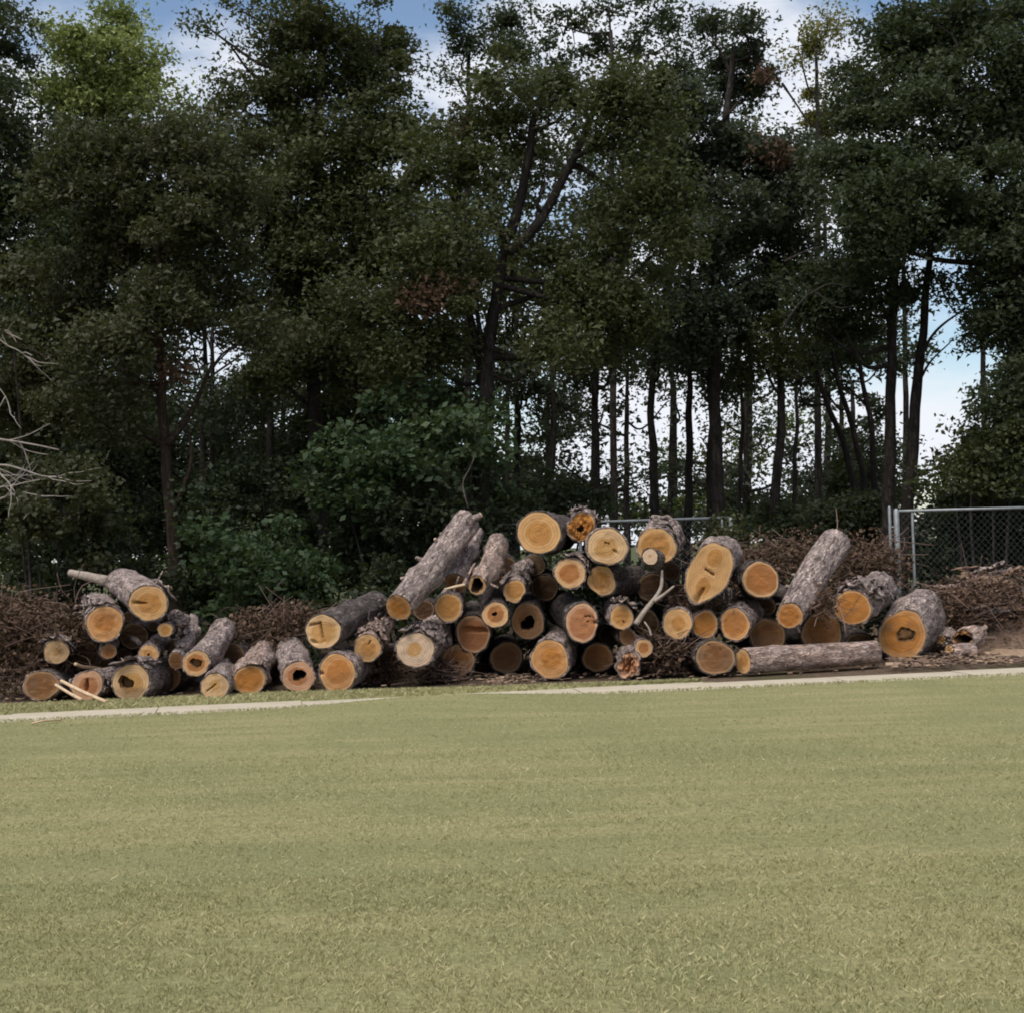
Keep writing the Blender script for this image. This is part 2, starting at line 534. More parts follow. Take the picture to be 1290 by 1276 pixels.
# ---- grass blades
def blades(name, pts, hgt, wid, mat, seed, lean=.9):
    r = np.random.default_rng(seed)
    n = len(pts)
    yaw = r.uniform(0, 2 * math.pi, n)
    h = hgt * r.uniform(.55, 1.25, n)
    w = wid * r.uniform(.7, 1.3, n)
    ln = np.abs(r.normal(0, lean, n)) * h
    dx, dy = np.cos(yaw), np.sin(yaw)
    side = r.uniform(0, 2 * math.pi, n)
    sx, sy = np.cos(side) * w, np.sin(side) * w
    V = np.empty((n, 4, 3))
    V[:, 0] = pts - np.stack([sx, sy, 0 * sx + .004], -1)
    V[:, 1] = pts + np.stack([sx, sy, 0 * sx - .004], -1)
    mid = pts + np.stack([dx * ln * .4, dy * ln * .4, h * .62], -1)
    V[:, 2] = mid + np.stack([sx, sy, 0 * sx], -1) * .8
    V[:, 3] = pts + np.stack([dx * ln, dy * ln, h], -1)
    F = np.arange(n * 4).reshape(n, 4)
    rr = r.uniform(0, 1, n)
    patch = .5 + .5 * fbm(np.stack([pts[:, 0] * .3, pts[:, 1] * 1.7, 0 * rr], -1), 21, 4)
    a = np.repeat(np.clip(.6 * rr + .4 * patch, 0, 1), 4)
    o = link(name, mesh_np(name, V.reshape(-1, 3), F, False, {'rnd': a}), mat)
    return o
GRASS = mat_leaf('grass_blade', (.29, .29, .132), (.44, .40, .205), (.57, .50, .29), .3, .6)
def lawn_points(n, ya, yb, seed):
    r = np.random.default_rng(seed)
    u = r.uniform(0, 1, n)
    Y = ya + (yb - ya) * u
    X = r.uniform(-1, 1, n) * (Y * .36 + 2.2)
    k = Y < path_near(X) - .005
    X, Y = X[k], Y[k]
    return np.stack([X, Y, lawn_z(X, Y)], -1)
pts = np.concatenate([lawn_points(165000, 4.0, 7.5, 1), lawn_points(82000, 7.5, 12, 2), lawn_points(28000, 12, 17.6, 3)])
clump = vnoise(np.stack([pts[:, 0] * 7, pts[:, 1] * 7, 0 * pts[:, 0]], -1), 31)
pts = pts[(clump > -.45) | (rng.uniform(0, 1, len(pts)) < .35)]
tag(blades('lawn_grass', pts, .0165, .0023, GRASS, 4, .9), 'short mown grass covering the lawn', 'grass', kind='stuff')
n = 5000
X = rng.uniform(-9, 9, n); D = rng.normal(0, .035, n)
X = X[np.abs(D) < .2]; D = D[np.abs(D) < .2]
Y = path_near(X) + .015 + D
tag(blades('edge_grass', np.stack([X, Y, np.maximum(lawn_z(X, np.minimum(Y, path_near(X))), .015)], -1), .028, .004, GRASS, 9, .9), 'longer grass creeping over the near edge of the path', 'grass', kind='stuff')
n = 26000
X = rng.uniform(-9, G(880, 860)[0], n); D = rng.uniform(0, 1, n)
x1_ = G(900, 860)[0]
wv_ = np.clip(1.35 * np.clip((x1_ - X) / 5.0, 0.02, 1), .02, 3)
Y = path_far(X) + D * wv_
tag(blades('verge_grass', np.stack([X, Y, .025 - .05 * D ** 3], -1), .042, .005, GRASS, 6), 'ragged grass on the strip behind the path', 'grass', kind='stuff')

# ================================================================== LOGS
WOODPAL = {
    'yellow': ((.50, .285, .095), (.62, .405, .185)),
    'pale': ((.56, .37, .15), (.66, .49, .28)),
    'cream': ((.52, .36, .16), (.60, .50, .38)),
    'orange': ((.50, .235, .065), (.58, .33, .14)),
    'amber': ((.46, .22, .05), (.52, .29, .11)),
    'ring': ((.42, .20, .07), (.64, .44, .24)),
    'pink': ((.40, .20, .10), (.55, .35, .23)),
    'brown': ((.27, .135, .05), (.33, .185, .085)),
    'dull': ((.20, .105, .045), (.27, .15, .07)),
    'deep': ((.055, .033, .018), (.07, .042, .024)),  # near-black wood, the shade of the pile gaps put into the colour
}
FX = [0, 50, 320, 425, 500, 600, 700, 900, 1000, 1140, 1300]
FY = [17.3, 17.3, 17.25, 17.4, 17.8, 18.25, 18.2, 18.1, 18.5, 19.2, 19.4]
LOGS = []
DISCS = []
lrng = np.random.default_rng(5)

def flap_mesh(R, rx, ry, th0, th1, z0, z1, lift, seed, curl=1.0):
    nt, nz = 5, 7
    T, Z = np.meshgrid(np.linspace(0, 1, nt), np.linspace(0, 1, nz))
    T, Z = T.ravel(), Z.ravel()
    q = np.stack([T * 3, Z * 4, 0 * T + seed], -1)
    th = th0 + (th1 - th0) * (T + .5 * vnoise(q * 1.7, seed) * np.abs(T - .5))
    z = z0 + (z1 - z0) * (Z + .35 * vnoise(q * 2.3, seed + 1) * np.abs(Z - .5))
    edge = np.abs(T - .5) * 2
    li = lift * (.25 + curl * edge ** 2 * (1 - Z * .6)) + .012 * vnoise(q * 2.5, seed + 2)
    out = []
    for k in (0, 1):
        r = 1 + (li + .012 + k * .016) / R
        out.append(np.stack([rx * r * np.cos(th), ry * r * np.sin(th), z], -1))
    V = np.concatenate(out)
    i = np.arange(nz - 1)[:, None] * nt; j = np.arange(nt - 1)[None, :]
    f = np.stack([i + j, i + j + 1, i + nt + j + 1, i + nt + j], -1).reshape(-1, 4)
    N = nt * nz
    b = [k for k in range(nt)] + [nt * r + nt - 1 for r in range(1, nz)] + [(nz - 1) * nt + k for k in range(nt - 2, -1, -1)] + [nt * r for r in range(nz - 2, 0, -1)]
    rim = np.array([(b[k], b[(k + 1) % len(b)], N + b[(k + 1) % len(b)], N + b[k]) for k in range(len(b))])
    return mesh_np('loose_bark', V, np.vstack([f[:, ::-1], f + N, rim]), True)

def log(fx, fy, rx, ry, label, far=None, L=2.7, d=0.3, Y=None, gnd=False, pal='yellow', hr=.55, grime=.35,
        crack=(), hollow=None, stubs=(), flaps=(), cut=.65, irr=.03, rough=1.0, bark=BARK, yaw=None, pitch=None,
        twin=0, taper=.1, group='cut logs in the large pile', seed=None, farr=None, jag=0.0, bend=.03):
    k = len(LOGS)
    DISCS.append((fx, fy, .5 * (rx + ry)))
    if far is not None: DISCS.append((.5 * (fx + far[0]), .5 * (fy + far[1]), .45 * (rx + ry)))
    seed = seed or (k * 17 + 3)
    r_ = np.random.default_rng(seed)
    if gnd: Y = max(G(fx, fy + ry)[1], 16.5)
    if Y is None: Y = float(np.interp(fx, FX, FY)) + d
    A = P(fx, fy, Y)
    RX, RY = rx * Y / FPX, ry * Y / FPX
    R = .5 * (RX + RY)
    if far is not None:
        dl = L
        B = P(far[0], far[1], Y + dl)
    else:
        yw = math.radians(r_.uniform(-4, 4) if yaw is None else yaw)
        pt = math.radians(r_.uniform(-1, 2) if pitch is None else pitch)
        if gnd: pt = 0
        B = A + L * np.array([math.sin(yw) * math.cos(pt), math.cos(yw) * math.cos(pt), math.sin(pt)])
    if B[2] < R * .9: B[2] = R * .9
    w = B - A; Ln = np.linalg.norm(w); w /= Ln
    v = np.array([0, 0, 1.0]) - w * w[2]
    v /= np.linalg.norm(v)
    u = np.cross(v, w)
    M = Matrix(((u[0], v[0], w[0], A[0]), (u[1], v[1], w[1], A[1]), (u[2], v[2], w[2], A[2]), (0, 0, 0, 1)))
    root = empty('cut_log')
    root.matrix_world = M
    tag(root, label, 'log', group)
    LOGS.append(dict(A=A, B=B, R=R, r2=(farr * (Y + L) / FPX if farr else R * (1 - taper)), label=label, root=root))
    # cut plane: between square to the axis and facing the viewer
    toC = CAM - A; toC /= np.linalg.norm(toC)
    nrm = (1 - cut) * (-w) + cut * toC
    nl = np.array([nrm @ u, nrm @ v, nrm @ w])
    ka, kb = -nl[0] / nl[2], -nl[1] / nl[2]
    ph = r_.uniform(0, 6.28, 4)
    def outline(th):
        return 1 + irr * (np.sin(2 * th + ph[0]) + .7 * np.sin(3 * th + ph[1]) + .5 * np.sin(5 * th + ph[2])) + .012 * np.sin(9 * th + ph[3])
    n = 48
    th = np.arange(n) / n * 2 * math.pi
    ol = outline(th)
    cx, sy = np.cos(th), np.sin(th)
    bt = min(.020, .085 * R)                          # bark thickness
    wood = 1 - bt / R
    # ---------------- bark
    nz_ = int(np.clip(Ln / .07, 14, 46))
    zz = np.linspace(0, 1, nz_) ** 1.15 * Ln
    tp = (farr * (Y + L) / FPX / R if farr else (1 - taper))
    bx, by = r_.normal(0, bend, 2)
    kn_ = [(r_.uniform(0, 6.28), r_.uniform(.12, .95) * Ln, r_.uniform(.012, .035) * min(rough, 1.8), r_.uniform(.05, .11)) for _ in range(9)]
    rings = []
    for q, z in enumerate(zz):
        t = z / Ln
        f = 1 + (tp - 1) * t
        if f > 1: f = 1 + (tp - 1) * min(1, t * 1.6)
        base = np.stack([cx * 3.0 * R / .22, sy * 3.0 * R / .22, np.full(n, z * 1.6)], -1)
        nse = .035 * fbm(base * 1.0, seed, 3) * rough + .030 * fbm(base * np.array([3.2, 3.2, 1.6]), seed + 9, 2) * rough
        rr = ol * f + nse * (1 if q else .5)
        for (ka_, kz_, kh_, kw_) in kn_:
            da = np.abs((th - ka_ + math.pi) % (2 * math.pi) - math.pi) * R
            rr = rr + kh_ / R * np.exp(-(da ** 2 + (z - kz_) ** 2) / kw_ ** 2)
        pz = z + (ka * RX * cx + kb * RY * sy) * ol * max(0, 1 - z / (2.2 * R) if z < 2.2 * R else 0)
        if q == 0: pz = pz + .022 * vnoise(np.stack([cx * 6, sy * 6, 0 * cx], -1), seed + 4) * rough + .006
        off = math.sin(math.pi * t)
        rings.append(np.stack([RX * rr * cx + bx * off, RY * rr * sy + by * off, pz], -1))
    inner = np.stack([RX * wood * ol * cx, RY * wood * ol * sy, (ka * RX * cx + kb * RY * sy) * wood * ol + .004], -1)
    inner2 = inner + np.array([0, 0, .05])
    V = np.concatenate([inner2, inner] + rings)
    K = len(rings) + 2
    i = np.arange(K - 1)[:, None] * n; j = np.arange(n)[None, :]; j2 = (j + 1) % n
    F = np.stack([i + j, i + n + j, i + n + j2, i + j2], -1).reshape(-1, 4)
    cc = len(V)
    V = np.vstack([V, [[0, 0, Ln]]])
    o0 = (K - 1) * n
    cap = np.stack([np.full(n // 2, cc), o0 + (np.arange(0, n, 2) + 2) % n, o0 + np.arange(0, n, 2) + 1, o0 + np.arange(0, n, 2)], -1)
    me = mesh_np('bark', V, np.vstack([F, cap]), True)
    link('bark', me, bark, root)
    # ---------------- cut face
    hol = hollow or None
    nr = 18
    rs = np.linspace(0, 1, nr)
    hx, hy, hrad, hdep = (hol + (.6,))[:4] if hol else (0, 0, 0, 0)
    TH, RS = np.meshgrid(th, rs)
    OL = np.broadcast_to(ol, TH.shape)
    if hol:
        hout = hrad * (1 + .16 * np.sin(2 * TH + ph[1]) + .10 * np.sin(3 * TH + ph[2]) + .05 * np.sin(7 * TH))
        ex, ey = OL * wood * np.cos(TH), OL * wood * np.sin(TH)
        hx2, hy2 = -hx + hout * np.cos(TH), hy + hout * np.sin(TH)
        xx = hx2 + (ex - hx2) * RS; yy = hy2 + (ey - hy2) * RS
    else:
        xx = RS * OL * wood * np.cos(TH); yy = RS * OL * wood * np.sin(TH)
    xf, yf = xx.ravel(), yy.ravel()
    rn = np.hypot(xf, yf)
    rim = RS.ravel() if not hol else np.maximum(RS.ravel() * .999, 0)
    z = ka * RX * xf + kb * RY * yf
    p3 = np.stack([xf * 4, yf * 4, 0 * xf + seed], -1)
    z = z + .005 * fbm(p3, seed, 3) * R / .22 + jag * fbm(p3 * np.array([2.2, 1.1, 1]), seed + 2, 3)
    deep = np.zeros(len(xf))
    for (x0, y0, x1, y1, wd) in crack:
        x0, x1 = -x0, -x1
        ax, ay = x1 - x0, y1 - y0
        t = np.clip(((xf - x0) * ax + (yf - y0) * ay) / (ax * ax + ay * ay), 0, 1)
        dd = np.hypot(xf - x0 - t * ax, yf - y0 - t * ay) + .02 * vnoise(p3 * 3, seed + 6)
        ww = wd * (1 - .7 * np.abs(t - .35))
        deep = np.maximum(deep, np.clip(1.25 - dd / ww, 0, 1))
    z = z + deep * .07
    Vf = np.stack([RX * xf, RY * yf, z - .001], -1)
    i = np.arange(nr - 1)[:, None] * n; j = np.arange(n)[None, :]; j2 = (j + 1) % n
    Ff = np.stack([i + j, i + n + j, i + n + j2, i + j2], -1).reshape(-1, 4)
    ecc = r_.uniform(-.08, .08, 2)
    ringr = np.hypot(xf - ecc[0], yf - ecc[1])
    if twin: ringr = 1.25 * np.minimum(np.hypot(xf, (yf - twin) * 1.25), np.hypot(xf, (yf + twin) * 1.25))
    mf = mesh_np('cut_face', Vf, Ff, True, {'ringr': ringr, 'rim': rim})
    fo = link('cut_face', mf, WOOD, root)
    h_, s_ = WOODPAL[pal]
    j_ = r_.uniform(.68, .84)
    fo['heart'] = [float(q * j_ * k_) for q, k_ in zip(h_, (1.06, .87, .74))]
    fo['sap'] = [float(q * j_ * k_) for q, k_ in zip(s_, (1.10, .95, .88))]
    fo['heart_r'] = float(hr)
    fo['grime'] = float(grime)
    if hol:
        path = []
        e = Vf[:n]
        rr_ = [e, e + [0, 0, .03], e * [.96, .96, 1] + [0, 0, hdep * .4], e * [.8, .8, 1] + [0, 0, hdep]]
        cen = e.mean(0) + [0, 0, hdep + .02]
        Vh = np.concatenate(rr_ + [cen[None]])
        Vh[n:3 * n, :2] *= (1 + .06 * vnoise(Vh[n:3 * n] * 30, seed))[:, None]
        Kh = len(rr_)
        i = np.arange(Kh - 1)[:, None] * n
        Fh = np.stack([i + j, i + n + j, i + n + j2, i + j2], -1).reshape(-1, 4)
        o0 = (Kh - 1) * n
        cp = np.stack([np.full(n // 2, Kh * n), o0 + np.arange(0, n, 2), o0 + np.arange(0, n, 2) + 1, o0 + (np.arange(0, n, 2) + 2) % n], -1)
        link('hollow', mesh_np('hollow', Vh, np.vstack([Fh, cp]), True), ROT_PALE if hdep < .2 else ROT, root)
    # ---------------- stubs: (image angle deg, fraction along, length m, radius m, tilt to far end)
    for (ad, t, ls, rs_, tl) in stubs:
        a = math.radians(180 - ad)
        dirn = np.array([math.cos(a), math.sin(a), tl]); dirn /= np.linalg.norm(dirn)
        p0 = np.array([RX * .8 * math.cos(a), RY * .8 * math.sin(a), t * Ln])
        pth = np.array([p0 + dirn * q for q in np.linspace(0, R * .25 + ls, 6)])
        Vt, Ft = tube(pth, np.linspace(rs_ * 1.5, rs_, 6), 12, .12, seed)
        st_ = link('branch_stub', mesh_np('branch_stub', Vt, Ft, True), bark, root)
        e1 = pth[-1]
        Vt, Ft = tube(np.array([e1 - dirn * .004, e1 + dirn * .002, e1 + dirn * .006]), [rs_ * .9, rs_ * .9, rs_ * .8], 12, .1, seed)
        link('cut_end', mesh_np('cut_end', Vt, Ft, False), PALE, st_)
    for q, (a0, a1, z0, z1, lift) in enumerate(flaps):
        for e in range(5):
            am = r_.uniform(a0, a1); da = r_.uniform(9, 20)
            zm = z0 + (z1 - z0) * r_.uniform(0, .8) if e else z0
            t0, t1 = math.radians(180 - am + da), math.radians(180 - am - da)
            link('loose_bark', flap_mesh(R, RX, RY, t0, t1, zm, zm + r_.uniform(.12, .38), lift * r_.uniform(.35, 1.0), seed + q * 7 + e), bark, root)
    return root

LP = 'cut logs in the small pile'
# ---- small pile on the left
log(52, 863, 22.5, 20, 'dull brown log end at the far left corner of the small pile, on the grass', gnd=True, pal='dull', hr=.7, grime=.7, group=LP, yaw=-6)
log(110, 863, 20, 20, 'log end with dark upright split, crossed by two pale sticks', gnd=True, pal='pink', crack=[(-.05, -.3, 0, .35, .13)], group=LP, irr=.05, rough=1.6, yaw=2, flaps=[(150, 200, -.03, .5, .02), (-20, 30, -.02, .5, .02)])
log(165, 859, 24.5, 24, 'big log with half rotten hollow end and ragged bark on top, bottom of small pile', gnd=True, pal='pale', hollow=(-.26, .0, .36, .12), group=LP, flaps=[(60, 120, -.12, .5, .06), (40, 75, -.04, .4, .04)], yaw=2, grime=.6)
log(211, 854, 17, 17, 'dark weathered log end set back beside the ragged half hollow log', gnd=True, pal='dull', hr=.8, grime=.8, group=LP, yaw=2, L=2.2)
log(187, 824, 13, 13, 'small bright round log end with dark pith, centre of the small pile', d=.35, pal='yellow', hr=.4, hollow=(0, 0, .13, .05), group=LP, L=1.9, far=(206, 808))
log(71, 821, 16, 16, 'small yellow log end under frayed grey bark, left of small pile', d=.3, pal='pale', hr=.3, far=(66, 796), L=1.9, group=LP, rough=1.9, flaps=[(20, 80, -.06, .7, .05), (90, 150, -.03, .6, .05), (-10, 30, .1, .6, .06)])
log(132, 785, 24.5, 23.5, 'large orange log end in second tier of small pile, peeling bark strip on its left', d=.45, pal='orange', hr=.5, far=(120, 765), L=2.6, group=LP, flaps=[(110, 165, .05, 1.1, .10), (60, 110, -.02, .6, .03)])
log(187, 759, 26, 23, 'topmost log of the small pile with short dark crack left of its heart', d=.35, pal='yellow', hr=.55, far=(154, 734), L=2.3, bark=BARK, crack=[(-.75, .05, -.1, -.02, .075)], group=LP, stubs=[(60, .10, .16, .008, .1)], flaps=[(20, 60, -.05, .5, .05)], cut=.85)
log(137, 820, 10, 10, 'stubby little brown log end in the gap between larger logs of small pile', d=.55, pal='brown', group=LP, L=1.2, far=(142, 812))
log(208, 793, 9.5, 9.5, 'small pale stub end beneath the topmost log, beside splintered bark', d=.45, pal='yellow', group=LP, L=1.3, far=(232, 780), rough=2, flaps=[(20, 90, .1, .7, .07), (-40, 20, .2, .8, .06), (80, 140, .2, .8, .05)])
log(222, 832, 10, 12, 'rough grey log lying steeply with its dark end tucked beside a ringed log', d=.5, pal='dull', far=(243, 782), L=1.5, group=LP, bark=BARK, rough=2, cut=.2, flaps=[(60, 120, .1, .8, .03)])
log(247, 835, 17.5, 17, 'bright grey barked log angled up to the right with a ringed rotten heart', d=.1, pal='ring', hr=.62, hollow=(0, 0, .40, .06), far=(282, 793), L=1.9, farr=16, group=LP, bark=BARK, rough=1.5, cut=.75, grime=.2)
log(270.5, 864, 18, 18, 'pale log end on the grass at the foot of the bright grey log', gnd=True, pal='pale', hr=.35, crack=[(-.5, -.3, .1, .15, .05)], far=(281, 843), L=1.9, group=LP, rough=1.5)
log(314, 856, 22, 19, 'orange log end with thick pink bark at right end of small pile', gnd=True, pal='amber', hr=.72, far=(332, 822), L=2.0, group=LP, bark=BARK_PINK, rough=1.6, flaps=[(40, 100, -.02, .6, .03)])
# ---- large pile
log(376, 852, 21, 21, 'hollow log end with a C shaped pale rim on the grass', gnd=True, pal='pink', hollow=(.03, .1, .36, .5), far=(366, 818), L=1.9, bark=BARK, rough=1.4, grime=.4)
log(425, 847, 24.5, 25.5, 'bright orange log end with a notch in its left edge, on the grass', gnd=True, pal='orange', hr=.6, crack=[(-1, .05, -.72, .02, .09)], yaw=3)
log(407, 795, 23, 22.5, 'yellow log end split by a dark T shaped crack, leaning right', d=.15, pal='pale', hr=.62, crack=[(-.15, .5, .05, -.7, .07), (-.75, .38, -.1, .48, .06), (-.55, -.5, -.4, -.6, .12)], far=(474, 762), L=2.1, bark=BARK_DARK, cut=.85, flaps=[(-20, 20, 1.0, 2.0, .05)])
log(463, 816, 18.5, 18, 'yellow log end below shaggy pinkish grey bark', d=.25, pal='yellow', hr=.5, far=(482, 784), L=1.7, bark=BARK_PINK, rough=2.2, flaps=[(20, 70, .0, .9, .08), (110, 160, .2, .9, .08), (70, 110, .1, .8, .04)], crack=[(.1, .3, .2, .5, .05)])
log(523.5, 818, 25, 23.5, 'greyish cream log end with small yellow heart under thick ragged bark', d=.05, pal='cream', hr=.36, grime=.15, far=(552, 788), L=2.0, rough=2.0, flaps=[(30, 75, -.05, .8, .06), (75, 130, -.06, .6, .05), (0, 30, .1, .9, .05)], bark=BARK)
log(502, 765, 17, 18, 'long leaning log with cut side stubs, its low end pointing down', d=.15, pal='amber', hr=.6, far=(588, 657), L=1.5, farr=16.5, taper=.05, cut=.35, bark=BARK, rough=1.9,
    stubs=[(175, .33, .11, .022, -.35), (-40, .42, .05, .03, 0), (150, .47, .05, .025, .1), (100, .62, .03, .02, 0), (20, .97, .10, .038, .5), (160, .8, .02, .02, 0)])
log(565, 765, 19, 18.5, 'round yellow brown log end right below the long leaning log', d=.45, pal='yellow', hr=.75, grime=.4, L=2.2, far=(570, 752), stubs=[(70, .05, .2, .012, 0)])
log(596, 798, 23, 25, 'pinkish log end with a wide dark horizontal split', d=.6, pal='pink', hr=.8, crack=[(-.55, .25, .8, .12, .16), (.3, .2, .7, .15, .14)], L=2.2, far=(598, 776), cut=.45, grime=.6, bark=BARK_DARK)
log(624, 774, 17.5, 17.5, 'pale ringed log end with hollow pith below the hollow ended log', d=.15, pal='ring', hr=.6, hollow=(-.05, .05, .18, .15), L=1.7, far=(617, 745), bark=BARK_DARK)
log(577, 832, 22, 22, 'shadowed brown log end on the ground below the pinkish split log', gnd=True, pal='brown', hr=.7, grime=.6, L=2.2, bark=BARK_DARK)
log(574, 735, 14, 15, 'grey barked log rising behind the long leaning log', d=.9, pal='dull', far=(598, 672), L=1.1, cut=.2, farr=12, bark=BARK, rough=1.8)
log(601, 737, 12, 13, 'steep pale barked log with a dark hollow lower end', d=.05, pal='ring', hollow=(0, 0, .68, .4), far=(627, 686), L=1.3, farr=15, cut=.3, bark=BARK_PINK, rough=1.7, flaps=[(130, 190, .0, .4, .03)], stubs=[(-20, .12, .12, .014, -.3)])
log(648, 744, 14.5, 15, 'small squarish orange log end with pale splinter on its upper left', d=.35, pal='yellow', hr=.7, irr=.06, far=(662, 715), L=1.3, rough=1.7, flaps=[(120, 160, -.10, .3, .05), (20, 100, .2, .9, .04)])
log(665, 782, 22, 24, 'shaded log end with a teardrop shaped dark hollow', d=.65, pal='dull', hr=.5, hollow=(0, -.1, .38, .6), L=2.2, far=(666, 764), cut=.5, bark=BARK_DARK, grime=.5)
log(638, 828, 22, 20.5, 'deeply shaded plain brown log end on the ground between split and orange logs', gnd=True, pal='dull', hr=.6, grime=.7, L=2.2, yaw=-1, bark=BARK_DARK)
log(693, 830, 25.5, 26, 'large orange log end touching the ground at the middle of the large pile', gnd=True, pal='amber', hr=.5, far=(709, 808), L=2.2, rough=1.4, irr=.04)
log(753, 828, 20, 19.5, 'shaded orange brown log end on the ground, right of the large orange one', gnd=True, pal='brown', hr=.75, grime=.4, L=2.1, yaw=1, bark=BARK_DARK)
log(733, 784, 22, 26, 'tall oval log end with pink rim and horizontal saw steps', d=.1, pal='pink', hr=.75, far=(704, 764), L=2.0, cut=.8, crack=[(.2, .3, .85, .25, .025), (.3, .05, .9, 0, .02)], grime=.2, bark=BARK_DARK)
log(679, 671, 29, 28, 'biggest round yellow log end on the top of the large pile', d=.25, pal='yellow', hr=.52, far=(706, 670), L=2.3, grime=.1, irr=.02, cut=.9, bark=BARK_DARK)
log(733, 664, 18, 20.5, 'ragged broken orange log end on top, right of the biggest yellow log', d=.75, pal='amber', hr=.85, irr=.08, jag=.03, rough=2, L=1.6, hollow=(-.1, -.1, .22, .15), flaps=[(70, 130, -.08, .4, .05), (0, 40, -.05, .4, .05)], stubs=[(15, .06, .07, .016, -.2)])
log(765, 688, 27, 24.5, 'pale yellow log end with blotchy orange patches near the top', d=.2, pal='pale', hr=.5, grime=.15, L=2.2, yaw=2, crack=[(.3, -.2, .5, -.35, .06), (-.1, .2, .15, .1, .03)])
log(718, 722, 21, 20, 'pale rimmed log end with brown heart and thick bark collar, below blotchy yellow one', d=.3, pal='ring', hr=.62, L=2.1, far=(727, 710), rough=1.6, irr=.02, grime=.1, flaps=[(10, 60, -.03, .4, .03), (60, 110, -.03, .4, .02)])
log(758, 731, 18.5, 20, 'frayed yellow log end wedged below the blotchy pale log', d=.4, pal='yellow', hr=.6, irr=.06, jag=.012, far=(800, 728), L=1.8, bark=BARK_DARK, flaps=[(130, 180, -.06, .3, .04)])
log(827, 688, 26, 25, 'yellow log end with arched rough bark, a small pole end before it', d=.35, pal='yellow', hr=.68, far=(838, 669), L=2.1, rough=1.9, flaps=[(60, 110, .1, .9, .05), (-10, 40, -.02, .7, .05), (20, 60, .1, .9, .03)])
log(819, 701, 10.5, 10.5, 'small grey cream pole end in front of a large yellow log end', d=-.05, pal='cream', hr=.2, L=.38, yaw=3, bark=BARK_DARK, grime=.05, cut=.95)
log(783, 777, 16, 16, 'small yellow log end with peaked bark flap above it', d=.15, pal='yellow', hr=.6, L=2.1, far=(776, 766), flaps=[(60, 110, -.10, .4, .09), (20, 60, -.04, .5, .05)], rough=1.4, crack=[(.1, -.3, .3, -.6, .04)])
log(791, 802, 11, 11.5, 'little brown log end under the peaked bark log', d=.3, pal='brown', L=1.4, yaw=-2)
log(811, 816, 11.5, 12.5, 'little ringed pale log end above the broken chunk', d=.05, pal='ring', hr=.55, L=1.3, yaw=2)
log(792, 838, 16, 16.5, 'broken pinkish log chunk with black cracks on the ground', gnd=True, pal='pink', irr=.1, jag=.04, crack=[(-.5, -.4, .3, .5, .13), (-.1, -.6, .1, .1, .1)], L=.6, rough=2.2, far=(800, 826), cut=.4)
log(853.5, 785, 20, 20, 'bright yellow ringed log end, left of three side by side', d=.15, pal='yellow', hr=.45, L=2.1, far=(846, 772), grime=.15)
log(888, 786, 17, 19, 'plain orange log end, middle of three side by side', d=.3, pal='amber', hr=.8, L=2.0, yaw=0)
log(926, 786, 19.5, 22, 'orange log end, right of three side by side with bark showing above', d=.15, pal='orange', hr=.7, L=1.9, far=(946, 770), stubs=[(110, .1, .03, .03, 0)])
log(893, 721, 27, 43, 'large slanted oblong log end with twin hearts and dark lower crack', d=.1, pal='yellow', hr=.42, L=1.4, far=(908, 708), crack=[(-.05, -.95, .05, -.5, .09), (-.2, .05, .25, -.02, .04)], irr=.05, twin=.45, cut=.9, grime=.1)
log(958, 730, 24.5, 24.5, 'round ringed orange log end standing clear before brown brush', d=.45, pal='ring', hr=.8, L=2.1, far=(948, 726), grime=.25, bark=BARK_DARK, flaps=[(120, 180, .0, .5, .03)])
log(995, 775, 17, 17.5, 'long grey log leaning up to the right with small orange end', d=.1, pal='orange', hr=.7, far=(1052, 683), L=1.7, farr=19, cut=.5, bark=BARK, rough=1.4, stubs=[(150, .28, .06, .025, -.2), (170, .5, .10, .018, -.1), (-70, .02, .07, .014, -.3), (20, .35, .04, .02, 0)])
log(1074, 765, 24, 23.5, 'amber log end with thin pale rim under shaggy bark, beside fence post', d=.15, pal='amber', hr=.86, far=(1110, 738), L=1.8, rough=2.2, flaps=[(30, 80, .05, 1.0, .09), (80, 130, .0, .8, .08), (0, 30, .2, 1.2, .07), (120, 160, .1, .8, .06)], grime=.3)
log(1137, 800, 31, 32, 'thickest log of the pile, rotting amber end and broad smooth grey side', gnd=True, pal='amber', hr=.75, hollow=(.12, .02, .34, .035), far=(1157, 781), L=1.5, farr=37, cut=.8, bark=BARK, rough=.9, grime=.75, irr=.05)
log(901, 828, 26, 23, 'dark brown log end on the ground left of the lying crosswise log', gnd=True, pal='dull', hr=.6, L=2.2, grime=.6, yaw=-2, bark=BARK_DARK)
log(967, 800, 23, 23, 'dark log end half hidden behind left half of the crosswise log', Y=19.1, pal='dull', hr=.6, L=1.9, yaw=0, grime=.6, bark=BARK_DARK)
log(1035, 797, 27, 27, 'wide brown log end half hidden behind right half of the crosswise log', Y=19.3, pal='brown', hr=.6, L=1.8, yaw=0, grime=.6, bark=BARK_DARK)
# crosswise log
log(936, 833, 15.5, 17, 'pinkish barked log lying crosswise on the ground in front of the pile', Y=18.15, pal='yellow', hr=.5, far=(1104, 821), L=.55, cut=.22, bark=BARK_PINK, rough=.8, taper=.12, bend=.005, grime=.3)

